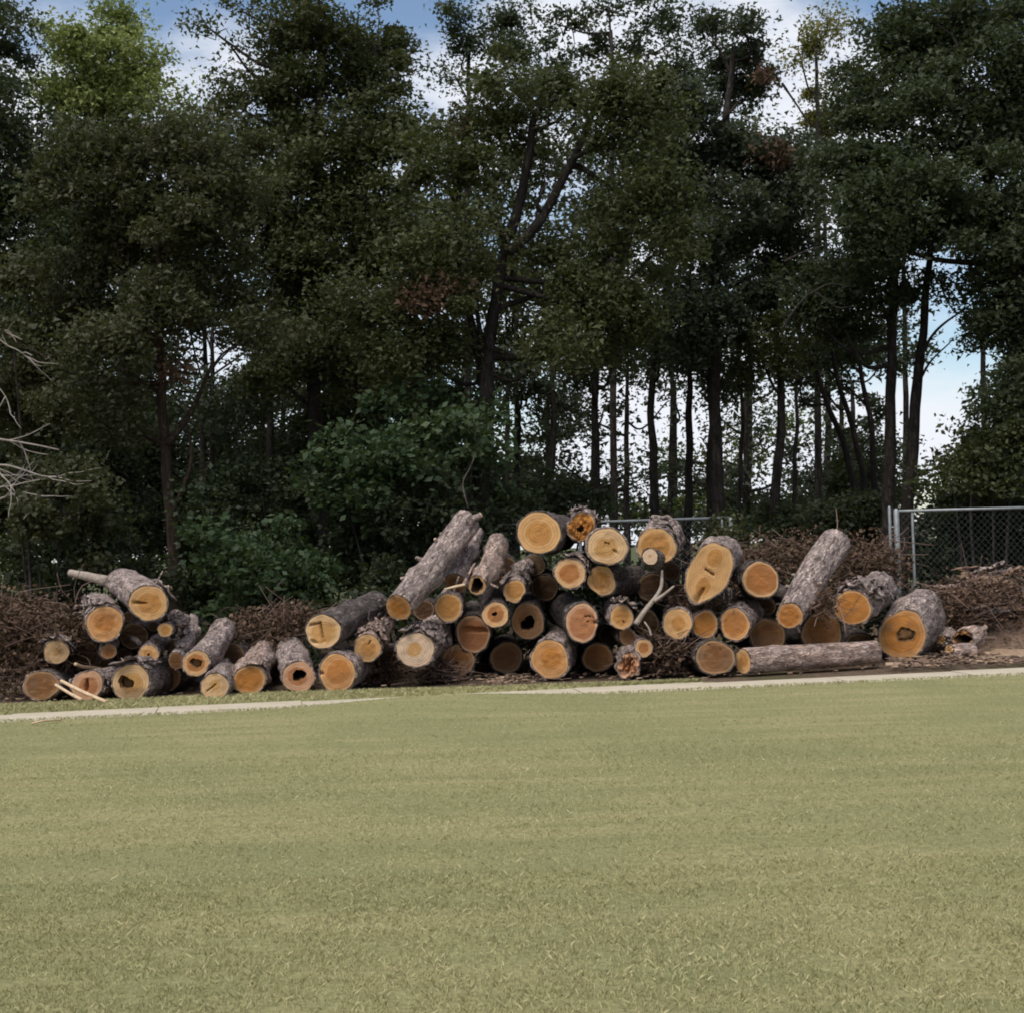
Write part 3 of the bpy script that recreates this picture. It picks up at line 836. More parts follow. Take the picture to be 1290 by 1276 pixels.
log(1213, 806, 13, 13, 'broken hollow wood chunk with torn rim beside the thickest log', Y=19.7, pal='brown', hr=.6, hollow=(0, .05, .6, .3), far=(1236, 799), L=.35, irr=.09, jag=.03, rough=2.6, cut=.7, bark=BARK_PINK, group='broken wood beside the thickest log', taper=.3, grime=.6, stubs=[(40, .6, .08, .03, .6), (-10, .7, .12, .022, .8)])
log(1196, 817, 6, 6, 'pale split wood piece lying before the broken hollow chunk', Y=19.4, pal='pale', hr=.6, far=(1228, 815), L=.1, irr=.12, jag=.02, rough=2.4, cut=.3, bark=BARK_PINK, group='broken wood beside the thickest log', taper=.6, grime=.6)
log(1186, 805, 7, 6, 'short pale wood offcut leaning on the right side of the thickest log', Y=20.1, pal='pale', hr=.6, far=(1201, 797), L=.2, irr=.12, jag=.02, rough=2.4, cut=.3, bark=BARK, group='broken wood beside the thickest log', taper=.3, grime=.5)

# slanted oblong log: turn its section
for q in LOGS:
    if 'oblong' in q['label']:
        q['root'].matrix_world = q['root'].matrix_world @ Matrix.Rotation(math.radians(24), 4, 'Z')

# ---- logs added deep in the piles to darken gaps, shade painted into their colour
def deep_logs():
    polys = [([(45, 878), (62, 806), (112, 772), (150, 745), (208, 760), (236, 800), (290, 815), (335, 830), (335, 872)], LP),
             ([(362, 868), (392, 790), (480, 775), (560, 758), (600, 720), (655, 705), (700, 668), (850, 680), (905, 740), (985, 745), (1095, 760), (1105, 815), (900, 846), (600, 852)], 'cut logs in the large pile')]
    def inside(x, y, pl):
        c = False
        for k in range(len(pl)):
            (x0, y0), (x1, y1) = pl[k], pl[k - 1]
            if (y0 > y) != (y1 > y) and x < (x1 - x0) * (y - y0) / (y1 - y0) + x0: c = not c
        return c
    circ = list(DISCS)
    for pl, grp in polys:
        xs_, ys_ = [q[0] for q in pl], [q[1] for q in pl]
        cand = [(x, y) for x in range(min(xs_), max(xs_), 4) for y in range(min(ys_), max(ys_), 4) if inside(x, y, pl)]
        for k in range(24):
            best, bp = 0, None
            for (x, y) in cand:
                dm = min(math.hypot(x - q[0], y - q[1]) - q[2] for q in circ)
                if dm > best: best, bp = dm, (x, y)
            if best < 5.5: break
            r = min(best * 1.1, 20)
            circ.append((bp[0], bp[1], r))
            log(bp[0], bp[1], r, r, 'log added deep inside the piles, coloured dark for the shade of a gap', d=1.7, pal='deep', hr=.6, grime=.6, L=1.2, yaw=0, pitch=0, bark=BARK_DARK, group='added dark logs deep inside the piles')
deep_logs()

# ---- loose sticks and poles
def stick(name, pts, r0, r1, label, mat=STICK, cat='stick', group=None, n=8):
    p = smooth_path(pts, 5)
    a = p[0].copy()
    Vt, Ft = tube(p - a, np.linspace(r0, r1, len(p)), n, .15, int(abs(a[0]) * 100))
    o = link(name, mesh_np(name, Vt, Ft, True), mat)
    o.location = a
    return tag(o, label, cat, group)
stick('pole', [P(70, 862, 16.95), P(88, 873, 16.72), P(103, 881, 16.55)], .017, .02, 'short pale stick slanting down before the split log, lower of two', PALE)
stick('pole', [P(77, 857, 17.0), P(100, 869, 16.75), P(134, 884, 16.48)], .017, .022, 'longer pale stick slanting down to the grass, upper of two', PALE)
stick('branch', [P(88, 721, 20.2), P(110, 726, 20.1), P(136, 732, 20)], .05, .075, 'thin pale grey branch poking out left of the topmost log', STICK, 'branch')
stick('branch', [P(834, 718, 18.25), P(833, 738, 18.15), P(826, 752, 18.1), P(813, 768, 18.05), P(801, 786, 18.0)], .016, .034, 'bent bare branch hanging below the small pole end', STICK, 'branch')
stick('branch', [P(849, 738, 18.2), P(838, 747, 18.1), P(824, 757, 18.05)], .012, .022, 'short twig forking to the right off the bent bare branch', STICK, 'branch')
stick('branch', [P(95, 836, 17.6), P(108, 840, 17.9), P(130, 842, 18.3)], .022, .018, 'pale stick end showing in a gap between logs of small pile', PALE)
stick('branch', [P(162, 802, 18), P(172, 806, 17.9), P(178, 812, 17.8)], .03, .03, 'short dark branch piece lodged under the topmost log', BARK_DARK, 'branch')
stick('branch', [P(560, 742, 18.0), P(572, 739, 18.0), P(586, 736, 18.0)], .014, .018, 'pale splintered stick lying above the round yellow brown end', PALE)
stick('branch', [P(812, 783, 18.3), P(818, 792, 18.2), P(820, 800, 18.1)], .012, .014, 'tiny upright twig next to the little ringed end', STICK)
stick('branch', [P(590, 640, 23), P(583, 610, 23), P(592, 590, 23), P(598, 575, 23)], .014, .007, 'thin bare sapling stem rising behind the long leaning log', BARK_DARK, 'branch')

# broken hollow wood piece on the right
def shell_piece(c0, c1, r, a0, a1, th, seed, mat, name):
    nt, nz2 = 14, 10
    T, Z = np.meshgrid(np.linspace(0, 1, nt), np.linspace(0, 1, nz2)); T, Z = T.ravel(), Z.ravel()
    ax = np.array(c1) - np.array(c0); Lx = np.linalg.norm(ax); ax = ax / Lx
    sd_ = np.cross(ax, [0, 0, 1]); sd_ /= np.linalg.norm(sd_); upv = np.cross(sd_, ax)
    q = np.stack([T * 4, Z * 4, 0 * T + seed], -1)
    a = np.radians(a0 + (a1 - a0) * T) + .15 * vnoise(q, seed)
    zz2 = (Z + .28 * vnoise(q * 2.6, seed + 1) * np.clip(np.abs(Z - .5) * 2, 0, 1) ** 2) * Lx
    out = []
    for k in (0, 1):
        rr = (r + k * th) * (1 + .24 * fbm(q * 1.1, seed + 2 + k, 3))
        out.append(np.array(c0) + zz2[:, None] * ax + rr[:, None] * (np.cos(a)[:, None] * sd_ + np.sin(a)[:, None] * upv))
    V = np.concatenate(out); N = nt * nz2
    i = np.arange(nz2 - 1)[:, None] * nt; j = np.arange(nt - 1)[None, :]
    f = np.stack([i + j, i + j + 1, i + nt + j + 1, i + nt + j], -1).reshape(-1, 4)
    b = [k for k in range(nt)] + [nt * r + nt - 1 for r in range(1, nz2)] + [(nz2 - 1) * nt + k for k in range(nt - 2, -1, -1)] + [nt * r for r in range(nz2 - 2, 0, -1)]
    rim = np.array([(b[k], b[(k + 1) % len(b)], N + b[(k + 1) % len(b)], N + b[k]) for k in range(len(b))])
    return mesh_np(name, V, np.vstack([f[:, ::-1], f + N, rim]), True)
WOODY = mat_simple('torn_wood', (.22, .14, .095), (.36, .25, .175), 9, .95, (.09, .055, .04))
TORN_DARK = mat_simple('torn_dark_wood', (.15, .095, .065), (.24, .16, .115), 9, .95, (.08, .05, .035))

# ================================================================== FENCE
def fence(name, label, px0, px1, Y0, Y1, H, posts, meshpx):
    a = P(px0, 700, Y0); b = P(px1, 700, Y1)
    a[2] = b[2] = 0
    root = empty(name, tuple(a)); tag(root, label, 'fence', 'chain link fences behind the logs')
    dv = b - a; Lf = np.linalg.norm(dv); dv = dv / Lf
    Vt, Ft = tube(np.array([dv * 0, dv * Lf * .5, dv * Lf]) + [0, 0, H], .024, 10)
    link('top_rail', mesh_np('top_rail', Vt, Ft, True), STEEL, root)
    for (t, r, hh) in posts:
        p = dv * t * Lf
        Vt, Ft = tube([p + [0, 0, -.1], p + [0, 0, hh * .5], p + [0, 0, hh - .02], p + [0, 0, hh + .015]], [r, r, r, r * .5], 12)
        link('post', mesh_np('post', Vt, Ft, True), STEEL, root)
    # chain link fabric: zigzag wires
    c = .055
    nw = int(Lf / c)
    V, F = [], []
    nh = int((H - .06) / c)
    k = np.arange(nh + 1)
    wv = Parts()
    side = np.cross(dv, [0, 0, 1])
    w_ = .0015
    for q in range(nw):
        zig = ((k + q) % 2) * c
        pts_ = (q * c + zig)[:, None] * dv + (.05 + k * c)[:, None] * np.array([0, 0, 1.0]) + side * .003 * ((k % 2) * 2 - 1)[:, None]
        Va = np.concatenate([pts_ + dv * w_, pts_ + side * w_, pts_ - dv * w_])
        n_ = nh + 1
        i = np.arange(nh)
        Fq = np.concatenate([np.stack([i + s0 * n_, i + 1 + s0 * n_, i + 1 + s1 * n_, i + s1 * n_], -1) for s0, s1 in ((0, 1), (1, 2), (2, 0))])
        wv.add(Va, Fq)
    mo = link('wire_mesh', wv.mesh('wire_mesh', False), STEEL, root); mo['kind'] = 'stuff'
    return root
fence('chain_link_fence', 'galvanised chain link fence panel at the right edge behind the thickest log', 1131, 1420, 24.0, 24.6, 2.0,
      [(0, .045, 2.03), (.068, .022, 1.97), (1.0, .03, 2.0)], None)
fence('chain_link_fence', 'short stretch of chain link fence showing above the logs left of the gap', 922, 560, 25.4, 26.0, 2.0,
      [(0, .035, 2.0), (.03, .02, 1.97), (.52, .028, 2.0), (1, .03, 2.0)], None)
gp = empty('gate_post', tuple(P(1122.5, 700, 24.2) * [1, 1, 0])); tag(gp, 'thin galvanised post standing just left of the fence corner post', 'post')
Vt, Ft = tube([[0, 0, -.1], [0, 0, 1], [0, 0, 2.06], [0, 0, 2.09]], [.026, .026, .026, .012], 12)
link('pipe', mesh_np('pipe', Vt, Ft, True), STEEL, gp)
for zz0 in (1.75, .5):
    Vt, Ft = tube([[0, -.01, zz0], [.06, -.02, zz0], [.10, -.02, zz0]], [.016, .016, .016], 8)
    link('hinge', mesh_np('hinge', Vt, Ft, True), STEEL, gp)

# ================================================================== TREES
def leaf_quads(C, size, r_, droop=.3, aspect=.64, tri=False):
    n = len(C)
    d = r_.normal(0, 1, (n, 3)); d[:, 2] = d[:, 2] * .6 - droop
    d /= np.linalg.norm(d, axis=1)[:, None]
    u = np.cross(d, r_.normal(0, 1, (n, 3))); u /= np.linalg.norm(u, axis=1)[:, None] + 1e-9
    nn = np.cross(d, u)
    L = size * np.clip(r_.lognormal(-.03, .34, n), .4, 1.5)[:, None]
    if tri:
        V = np.empty((n, 3, 3))
        V[:, 0] = C + d * L
        V[:, 1] = C + u * L * aspect * .5 + nn * L * .06
        V[:, 2] = C - u * L * aspect * .5
        return V.reshape(-1, 3)
    V = np.empty((n, 4, 3))
    V[:, 0] = C
    V[:, 1] = C + d * L * .45 + u * L * aspect * .5 + nn * L * .06
    V[:, 2] = C + d * L
    V[:, 3] = C + d * L * .45 - u * L * aspect * .5 + nn * L * .06
    return V.reshape(-1, 3)

LEAFCOUNT = [0]
LEAF_SCALE, LAI_SCALE = .76, 2.7
def foliage(name, clumps, Y, mat, leaf, dens, r_, parent, base, spread=.27, lai=3.0, flat=.85, tri=True):
    Vs, As, tips = [], [], []
    for cl in clumps:
        px, py, rx, ry = cl[:4]
        dd = cl[4] if len(cl) > 4 else 1.0
        dy = cl[5] if len(cl) > 5 else r_.uniform(-.9, .9)
        c = P(px, py, Y + dy)
        sc = (Y + dy) / FPX
        ax, az = rx * sc, ry * sc
        ay = .9 * (ax + az) / 2
        nsub = max(5, int(19 * ax * az * dens ** .5 * dd ** .5 + 4))
        u = r_.normal(0, 1, (nsub, 3)); u /= np.linalg.norm(u, axis=1)[:, None]
        rad = r_.uniform(.15, 1.28, nsub)[:, None] ** .75
        sub = c + u * rad * np.array([ax, ay, az])
        leaf_ = leaf * LEAF_SCALE
        tot = int(LAI_SCALE * lai * dens * dd * math.pi * ax * az / (leaf_ * leaf_ * .37))
        per = np.maximum(4, (r_.lognormal(0, .45, nsub) * tot / nsub / 1.1)).astype(int)
        for k in range(nsub):
            sp = spread * r_.choice([.45, .7, 1.0, 1.35])
            g = np.clip(r_.normal(0, 1, (per[k], 3)), -1.7, 1.7) * np.array([sp, sp, sp * flat * .7])
            Vs.append(sub[k] + g)
            tone = r_.normal(0, .16)
            As.append(np.clip(r_.beta(1.6, 2.2, per[k]) + tone, 0, 1))
            tips.append(sub[k])
    C = np.concatenate(Vs); A = np.concatenate(As)
    kk = 3 if tri else 4
    V = leaf_quads(C, leaf * LEAF_SCALE, r_, tri=tri, aspect=.68 if tri else .60) - base
    LEAFCOUNT[0] += len(C)
    o = link(name, mesh_np(name, V, np.arange(len(V)).reshape(-1, kk), False, {'rnd': np.repeat(A, kk)}), mat, parent)
    return o, np.array(tips)

def tree(name, label, Y, trunk, clumps, mat, cat='tree', leaf=.11, dens=1.0, rad=.16, bark=BARK_TREE, limbs=(), dead=(), group='trees behind the logs', seed=1, autolimb=True, twig=.5, spread=.27, lai=3.0, trunks=()):
    r_ = np.random.default_rng(seed)
    base = P(trunk[0][0], trunk[0][1], Y); base[2] = -.05
    root = empty(name, tuple(base)); tag(root, label, cat, group)
    top = P(trunk[0][0], trunk[0][1], Y)
    wp = [base] + [P(x, y, Y + r_.normal(0, .08)) for x, y in trunk[(1 if top[2] < .6 else 0):]]
    allp = []
    def put(nm, pts, r0, r1, n=10):
        p = smooth_path(pts, 7)
        p = p + .03 * np.stack([vnoise(p * 1.7, seed + a) for a in (1, 2, 3)], -1) * (np.arange(len(p)) > 0)[:, None]
        rr = np.linspace(r0, r1, len(p))
        if nm == 'trunk': rr[:3] *= np.linspace(1.35, 1.0, 3)[:len(rr[:3])]
        Vt, Ft = tube(p - base, rr, n, .10, seed)
        link(nm, mesh_np(nm, Vt, Ft, True), bark, root)
        allp.extend(zip(p, rr))
    put('trunk', wp, rad, rad * .35, 12)
    for t in trunks:
        put('trunk', [base + [(.12 if q == 0 else 0), .05, 0] if q == 0 else P(x, y, Y + .1) for q, (x, y) in enumerate(t)], rad * .85, rad * .3, 10)
    for lb in limbs:
        r0 = lb[0]
        put('limb', [P(x, y, Y + r_.normal(0, .1)) for x, y in lb[1:]], r0, r0 * .45, 8)
    if clumps:
        crown, tips = foliage('crown', clumps, Y, LEAF[mat], leaf, dens, r_, root, base, spread, lai)
        if autolimb:
            ap = np.array([q[0] for q in allp]); ar = np.array([q[1] for q in allp])
            for cl in clumps:
                c = P(cl[0], cl[1] + cl[3] * .2, Y + r_.uniform(-.4, .4))
                dd = np.linalg.norm(ap - c, axis=1) + 1.6 * np.clip(ap[:, 2] - c[2] + .5, 0, 9)
                k = int(np.argmin(dd)); st = ap[k]
                if np.linalg.norm(c - st) < .4: continue
                mid = (st + c) / 2 + np.array([0, 0, -.12 * np.linalg.norm(c - st)]) + r_.normal(0, .12, 3)
                put('limb', [st, mid, c], min(ar[k] * .6, .07), .018, 6)
            wv = Parts()
            ap = np.array([q[0] for q in allp])
            for t in tips[r_.uniform(0, 1, len(tips)) < twig]:
                k = int(np.argmin(np.linalg.norm(ap - t, axis=1))); st = ap[k]
                if np.linalg.norm(t - st) > 2.2: continue
                mid = (st + t) / 2 + r_.normal(0, .10, 3)
                Vt, Ft = tube(np.array([st, mid, t]) - base, [.014, .009, .004], 4)
                wv.add(Vt, Ft)
            if wv.n:
                tw = link('twigs', wv.mesh('twigs'), bark, root); tw['kind'] = 'stuff'
    if dead:
        foliage('dead_leaves', dead, Y - .4, LEAF['dead'], leaf, .6, r_, root, base, .2)
    return root

tree('tall_tree', 'dark green tree cut off by the left edge of the view', 28.0, [(-30, 745), (-22, 500), (-15, 300), (-5, 80)],
     [(-25, 80, 50, 75), (5, 130, 40, 50), (20, 200, 65, 60), (-15, 270, 70, 70), (35, 310, 60, 60), (5, 390, 65, 60), (80, 290, 45, 45), (-90, 120, 60, 80, .8), (-90, 270, 60, 80, .8), (-90, 430, 60, 80, .8)], 'dark', seed=2)
tree('tall_tree', 'bright yellow green tree top against the sky at upper left', 33.0, [(160, 735), (155, 400), (150, 200), (130, 70)],
     [(95, 55, 42, 42), (140, 50, 32, 34), (150, 110, 65, 50), (85, 115, 38, 45), (185, 95, 24, 30, .8), (130, 175, 75, 50), (200, 160, 30, 40, .6), (235, 125, 18, 30, .3), (250, 175, 30, 30, .4)], 'bright', seed=3, leaf=.12)
tree('vine_wrapped_tree', 'brownish olive tree with reddish vine wrapped trunk behind the small pile', 25.0, [(222, 765), (218, 680), (207, 560), (203, 470), (200, 330), (200, 180)],
     [(110, 230, 75, 55), (195, 215, 80, 60), (150, 305, 90, 60), (260, 290, 75, 60), (95, 375, 80, 55), (185, 385, 75, 50, .9), (280, 225, 65, 60), (245, 165, 55, 45), (40, 430, 60, 50), (150, 450, 55, 45, .8), (110, 510, 60, 45, .8), (300, 360, 50, 40, .7), (330, 420, 40, 34, .5)], 'brownolive', rad=.13, bark=BARK_VINE, seed=4,
     dead=[(190, 180, 22, 14), (205, 420, 15, 25, .5), (215, 470, 14, 20, .6)], leaf=.10, limbs=[(.06, (210, 560), (240, 520), (262, 470)), (.05, (216, 650), (240, 590), (236, 540)), (.045, (220, 690), (252, 640), (262, 590))])
tree('tall_tree', 'massive dark green tree rising left of the narrow blue sky gap', 29.0, [(405, 755), (398, 560), (395, 400), (400, 200), (405, 40)],
     [(410, 15, 50, 55), (350, 95, 40, 40, .8), (420, 90, 80, 70), (475, 50, 30, 55), (355, 165, 75, 60), (450, 180, 75, 65), (492, 150, 30, 46), (395, 260, 90, 65), (325, 250, 60, 55), (480, 280, 70, 60), (440, 350, 80, 50), (360, 340, 70, 45), (420, 430, 70, 45, .9), (350, 470, 55, 40, .5), (480, 470, 60, 40, .9),
      (305, 10, 28, 20, .25), (262, 30, 20, 18, .3), (290, 55, 20, 16, .2), (300, 130, 30, 30, .5), (340, 15, 26, 30, .3)], 'olive', rad=.2, seed=5)
tree('forked_oak', 'central tree with black crooked forking trunk and olive leaves', 25.5, [(603, 720), (606, 600), (612, 500), (614, 440), (626, 370), (638, 300)],
     [(555, 225, 50, 50, .8), (635, 140, 55, 40, .9), (600, 280, 36, 36, .4), (710, 120, 60, 34), (785, 140, 65, 55), (715, 345, 50, 42, .7), (785, 300, 50, 60, .8), (735, 385, 65, 55), (555, 340, 60, 60, .8), (480, 385, 65, 60), (640, 95, 36, 30, .7), (825, 210, 40, 50),
      (530, 440, 60, 45), (690, 420, 45, 45, .7), (548, 190, 30, 30, .6), (800, 400, 45, 40, .6), (690, 225, 26, 20, .25), (840, 300, 30, 40, .7)], 'olive', rad=.21, bark=BARK_BLACK, seed=6, leaf=.10, dens=1.1,
     limbs=[(.10, (638, 300), (655, 255), (668, 190), (673, 150), (690, 120)), (.10, (640, 320), (672, 290), (695, 255), (720, 205), (738, 165), (752, 125)), (.06, (720, 205), (748, 222), (772, 240)), (.05, (722, 200), (745, 190), (762, 186)), (.05, (635, 305), (622, 275), (612, 258)), (.045, (673, 165), (690, 158), (712, 150)),
            (.07, (610, 500), (598, 430), (580, 340), (578, 240), (580, 190), (592, 140)), (.05, (612, 470), (600, 390), (606, 330))], dead=[(560, 365, 35, 28, .9), (575, 165, 14, 14, .5)])
tree('slender_tree', 'slim dark tree top right of the narrow blue sky gap', 34.0, [(590, 740), (588, 300), (590, 60)],
     [(578, 20, 20, 24, .8), (590, 55, 20, 24, .7), (572, 90, 16, 18, .5), (635, 25, 22, 34, .9), (650, 60, 24, 30, .7)], 'dark', seed=7, rad=.12)
tree('slender_tree', 'lacy thin leaved tree top with much sky showing through', 33.0, [(775, 740), (772, 300), (770, 40)],
     [(700, 25, 34, 24, .24), (755, 15, 34, 28, .3), (815, 25, 38, 26, .36), (795, 70, 36, 24, .36), (740, 60, 28, 22, .26), (850, 45, 36, 30, .42), (860, 90, 30, 28, .5), (690, 75, 26, 22, .3)], 'dark', seed=8, rad=.11, leaf=.12, spread=.26)
tree('tall_tree', 'grey green tree with rusty dead sprays right of centre', 29.0, [(905, 745), (902, 560), (900, 400), (910, 200), (925, 60)],
     [(895, 45, 40, 36, .5), (860, 130, 45, 50), (935, 115, 40, 44), (890, 200, 65, 55), (965, 215, 50, 55), (915, 295, 65, 55), (985, 310, 45, 55), (870, 370, 45, 45), (945, 385, 55, 45), (885, 440, 40, 38, .8), (940, 40, 30, 26, .5), (1000, 250, 35, 45), (845, 250, 40, 55)], 'grey', rad=.17, seed=9, dens=1.2,
     dead=[(965, 95, 18, 20, .8), (975, 195, 16, 20, .9), (990, 330, 18, 16, .5)])
tree('slender_tree', 'small yellowing tree tip in the gap of blue sky at upper right', 36.0, [(1030, 740), (1030, 300), (1028, 60)],
     [(1030, 45, 26, 22, .7), (1045, 25, 20, 16, .5), (1010, 70, 16, 16, .5), (1035, 130, 26, 36, .7)], 'yellow', seed=10, rad=.1)
tree('tall_tree', 'huge dark tree filling the upper right corner', 26.0, [(1305, 740), (1300, 560), (1290, 400), (1250, 240), (1200, 80)],
     [(1135, 50, 44, 46), (1200, 35, 75, 55), (1270, 55, 60, 65), (1095, 125, 40, 45), (1165, 130, 75, 60), (1255, 160, 70, 70), (1065, 200, 50, 50), (1150, 230, 75, 55), (1240, 270, 75, 65), (1090, 285, 60, 45), (1290, 380, 55, 70), (1285, 490, 48, 70), (1265, 345, 48, 45), (1272, 430, 42, 50), (1275, 570, 42, 40), (1310, 250, 50, 80), (1180, 290, 60, 40), (1360, 120, 60, 80, .8), (1370, 260, 60, 70, .8), (1360, 400, 60, 70, .8), (1370, 530, 60, 70, .8)], 'dark', rad=.22, bark=BARK_BLACK, seed=11, leaf=.105, dens=1.25)
tree('twin_trunk_tree', 'tall twin trunked tree behind the fence corner post', 27.0, [(1118, 720), (1120, 600), (1123, 480), (1127, 330), (1130, 260)],
     [(1095, 360, 45, 35), (1045, 340, 50, 45), (1140, 305, 45, 35), (1065, 410, 40, 35, .8), (1185, 350, 30, 20, .3), (1020, 390, 40, 35, .8)], 'shade', rad=.15, bark=BARK_BLACK, seed=12,
     trunks=[((1130, 720), (1146, 600), (1154, 500), (1163, 420), (1170, 340), (1180, 270))], limbs=[(.035, (1160, 450), (1180, 415), (1218, 388)), (.026, (1158, 480), (1175, 455), (1198, 430)), (.05, (1128, 420), (1100, 370), (1060, 345))])
# slender trunks in the gaps
slim = [(868, 475, 'straight dark stem just left of the pair above the oblong log', 30.0, .11, [(865, 440, 40, 38, .5), (880, 400, 35, 35, .5)]),
        (893, 500, 'straight dark stem, right one of the pair above the oblong log', 30.6, .12, [(900, 470, 38, 34, .5)]),
        (826, 430, 'dark slim tree whose stem stands in the pale gap above the small pole end', 29.5, .12, [(830, 440, 40, 35, .45), (820, 400, 36, 36, .55)]),
        (975, 440, 'slightly bowed black tree behind the round ringed log end', 29.0, .13, [(985, 430, 40, 35, .6), (960, 450, 35, 28, .45)]),
        (752, 470, 'slim grey tree rising above the frayed and blotchy log ends', 28.5, .11, [(745, 470, 45, 35, .6), (770, 450, 36, 34, .6)]),
        (690, 440, 'slim dark tree rising behind the biggest yellow log end', 30.5, .10, [(690, 480, 45, 36, .5), (660, 460, 36, 34, .5)]),
        (650, 460, 'thin tree close on the right of the black forked trunk', 31.5, .09, [(640, 480, 30, 34, .4)]),
        (930, 470, 'thin bare looking stem between the stem pair and the bowed tree', 33.0, .07, [(930, 460, 45, 34, .45)]),
        (340, 430, 'slim tree in the leafy shade above the right end of the small pile', 31.0, .11, [(330, 470, 50, 40, .55), (370, 440, 45, 40, .6)]),
        (268, 440, 'thin stem just right of the vine wrapped trunk', 30.0, .08, [(300, 520, 40, 34, .6), (250, 500, 30, 26, .3)]),
        (450, 420, 'slim tree hidden among leaves left of the green thicket', 31.0, .11, [(440, 450, 60, 45, .9), (480, 470, 45, 40, .8)]),
        (85, 430, 'dark slim tree standing deep in shade at left', 30.5, .12, [(70, 480, 70, 60), (120, 520, 60, 60), (20, 520, 60, 60)]),
        (1000, 480, 'thin stem behind the right fork of the leaning stems', 34.0, .07, [(1010, 470, 40, 30, .4)])]
for q, (x, ty, lb, yy, rd, cl) in enumerate(slim):
    lean = [(-4, 0), (3, 5), (0, -6), (-9, 10), (3, -3), (0, 8), (2, 2), (-5, 6), (0, 0), (6, 0), (0, 0), (0, 0), (4, 4)][q]
    tree('slim_tree', lb, yy, [(x + lean[0], 735), (x + lean[1] * .3, 610), (x + lean[1], 520), (x + lean[1] * .4, ty), (x, ty - 60)], cl, ['shade', 'grey', 'shade', 'olive'][q % 4], rad=rd, bark=[BARK_BLACK, BARK_TREE][q % 2], seed=40 + q, group='slim trees in the gaps', leaf=.12)
for q, (pp, lb) in enumerate([(((1090, 730), (1082, 640), (1062, 560), (1035, 490), (1020, 440)), 'leftmost of three dark stems leaning left behind the long grey leaning log'),
                              (((1096, 730), (1090, 630), (1078, 550), (1058, 490), (1048, 440)), 'middle of three dark stems leaning left behind the long grey leaning log'),
                              (((1104, 730), (1102, 620), (1098, 540), (1086, 480), (1078, 430)), 'rightmost of three dark stems leaning left behind the long grey leaning log')]):
    tree('leaning_tree', lb, 30.0 + q * .5, list(pp), [(pp[-1][0] - 5, 440, 34, 26, .6), (pp[-1][0] - 15, 480, 20, 14, .3)], 'shade', rad=.10, bark=BARK_BLACK, seed=60 + q, group='slim trees in the gaps')

# far background trees seen through the gaps
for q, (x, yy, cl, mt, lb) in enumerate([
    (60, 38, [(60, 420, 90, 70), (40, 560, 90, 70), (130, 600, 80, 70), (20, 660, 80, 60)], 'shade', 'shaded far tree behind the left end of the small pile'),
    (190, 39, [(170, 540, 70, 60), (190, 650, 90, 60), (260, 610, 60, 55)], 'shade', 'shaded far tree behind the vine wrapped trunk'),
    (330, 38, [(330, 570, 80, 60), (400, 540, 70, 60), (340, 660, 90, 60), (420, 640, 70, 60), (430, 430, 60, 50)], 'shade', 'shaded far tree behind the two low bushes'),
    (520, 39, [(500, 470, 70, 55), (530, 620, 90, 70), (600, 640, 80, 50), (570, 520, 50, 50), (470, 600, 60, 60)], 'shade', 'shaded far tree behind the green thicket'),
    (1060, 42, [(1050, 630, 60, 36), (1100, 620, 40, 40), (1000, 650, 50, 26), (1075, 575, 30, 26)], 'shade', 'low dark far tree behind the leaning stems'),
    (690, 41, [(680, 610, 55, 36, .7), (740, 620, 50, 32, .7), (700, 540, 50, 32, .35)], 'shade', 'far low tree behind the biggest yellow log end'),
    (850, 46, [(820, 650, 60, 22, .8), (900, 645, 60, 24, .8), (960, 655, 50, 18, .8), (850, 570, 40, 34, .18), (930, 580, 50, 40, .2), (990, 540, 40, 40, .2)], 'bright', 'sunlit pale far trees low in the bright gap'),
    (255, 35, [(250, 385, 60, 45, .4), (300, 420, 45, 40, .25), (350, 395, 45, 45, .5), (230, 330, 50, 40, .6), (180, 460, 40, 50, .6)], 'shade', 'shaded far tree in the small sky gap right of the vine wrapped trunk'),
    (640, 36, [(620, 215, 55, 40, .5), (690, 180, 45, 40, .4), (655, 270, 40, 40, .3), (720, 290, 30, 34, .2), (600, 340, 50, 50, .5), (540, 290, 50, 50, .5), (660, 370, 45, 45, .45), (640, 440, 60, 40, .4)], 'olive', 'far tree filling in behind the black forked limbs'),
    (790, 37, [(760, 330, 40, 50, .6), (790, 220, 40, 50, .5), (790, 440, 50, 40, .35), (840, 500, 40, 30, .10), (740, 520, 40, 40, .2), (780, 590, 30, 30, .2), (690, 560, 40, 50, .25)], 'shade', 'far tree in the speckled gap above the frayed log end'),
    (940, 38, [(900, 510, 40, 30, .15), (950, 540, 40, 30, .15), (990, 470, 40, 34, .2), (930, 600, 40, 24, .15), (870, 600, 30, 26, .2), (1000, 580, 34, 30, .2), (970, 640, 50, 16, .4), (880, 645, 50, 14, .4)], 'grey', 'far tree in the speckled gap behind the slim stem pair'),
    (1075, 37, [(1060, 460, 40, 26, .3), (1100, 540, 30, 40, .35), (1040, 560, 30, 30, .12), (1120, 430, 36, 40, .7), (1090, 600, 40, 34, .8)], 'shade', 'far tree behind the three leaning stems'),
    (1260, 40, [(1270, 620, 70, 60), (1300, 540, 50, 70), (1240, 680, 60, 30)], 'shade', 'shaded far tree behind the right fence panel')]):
    tree('far_tree', lb, yy, [(x, 730), (x, 600), (x, 480)], cl, mt, rad=.13, seed=80 + q, group='far trees behind the wood', leaf=.15, spread=.35, twig=.2)

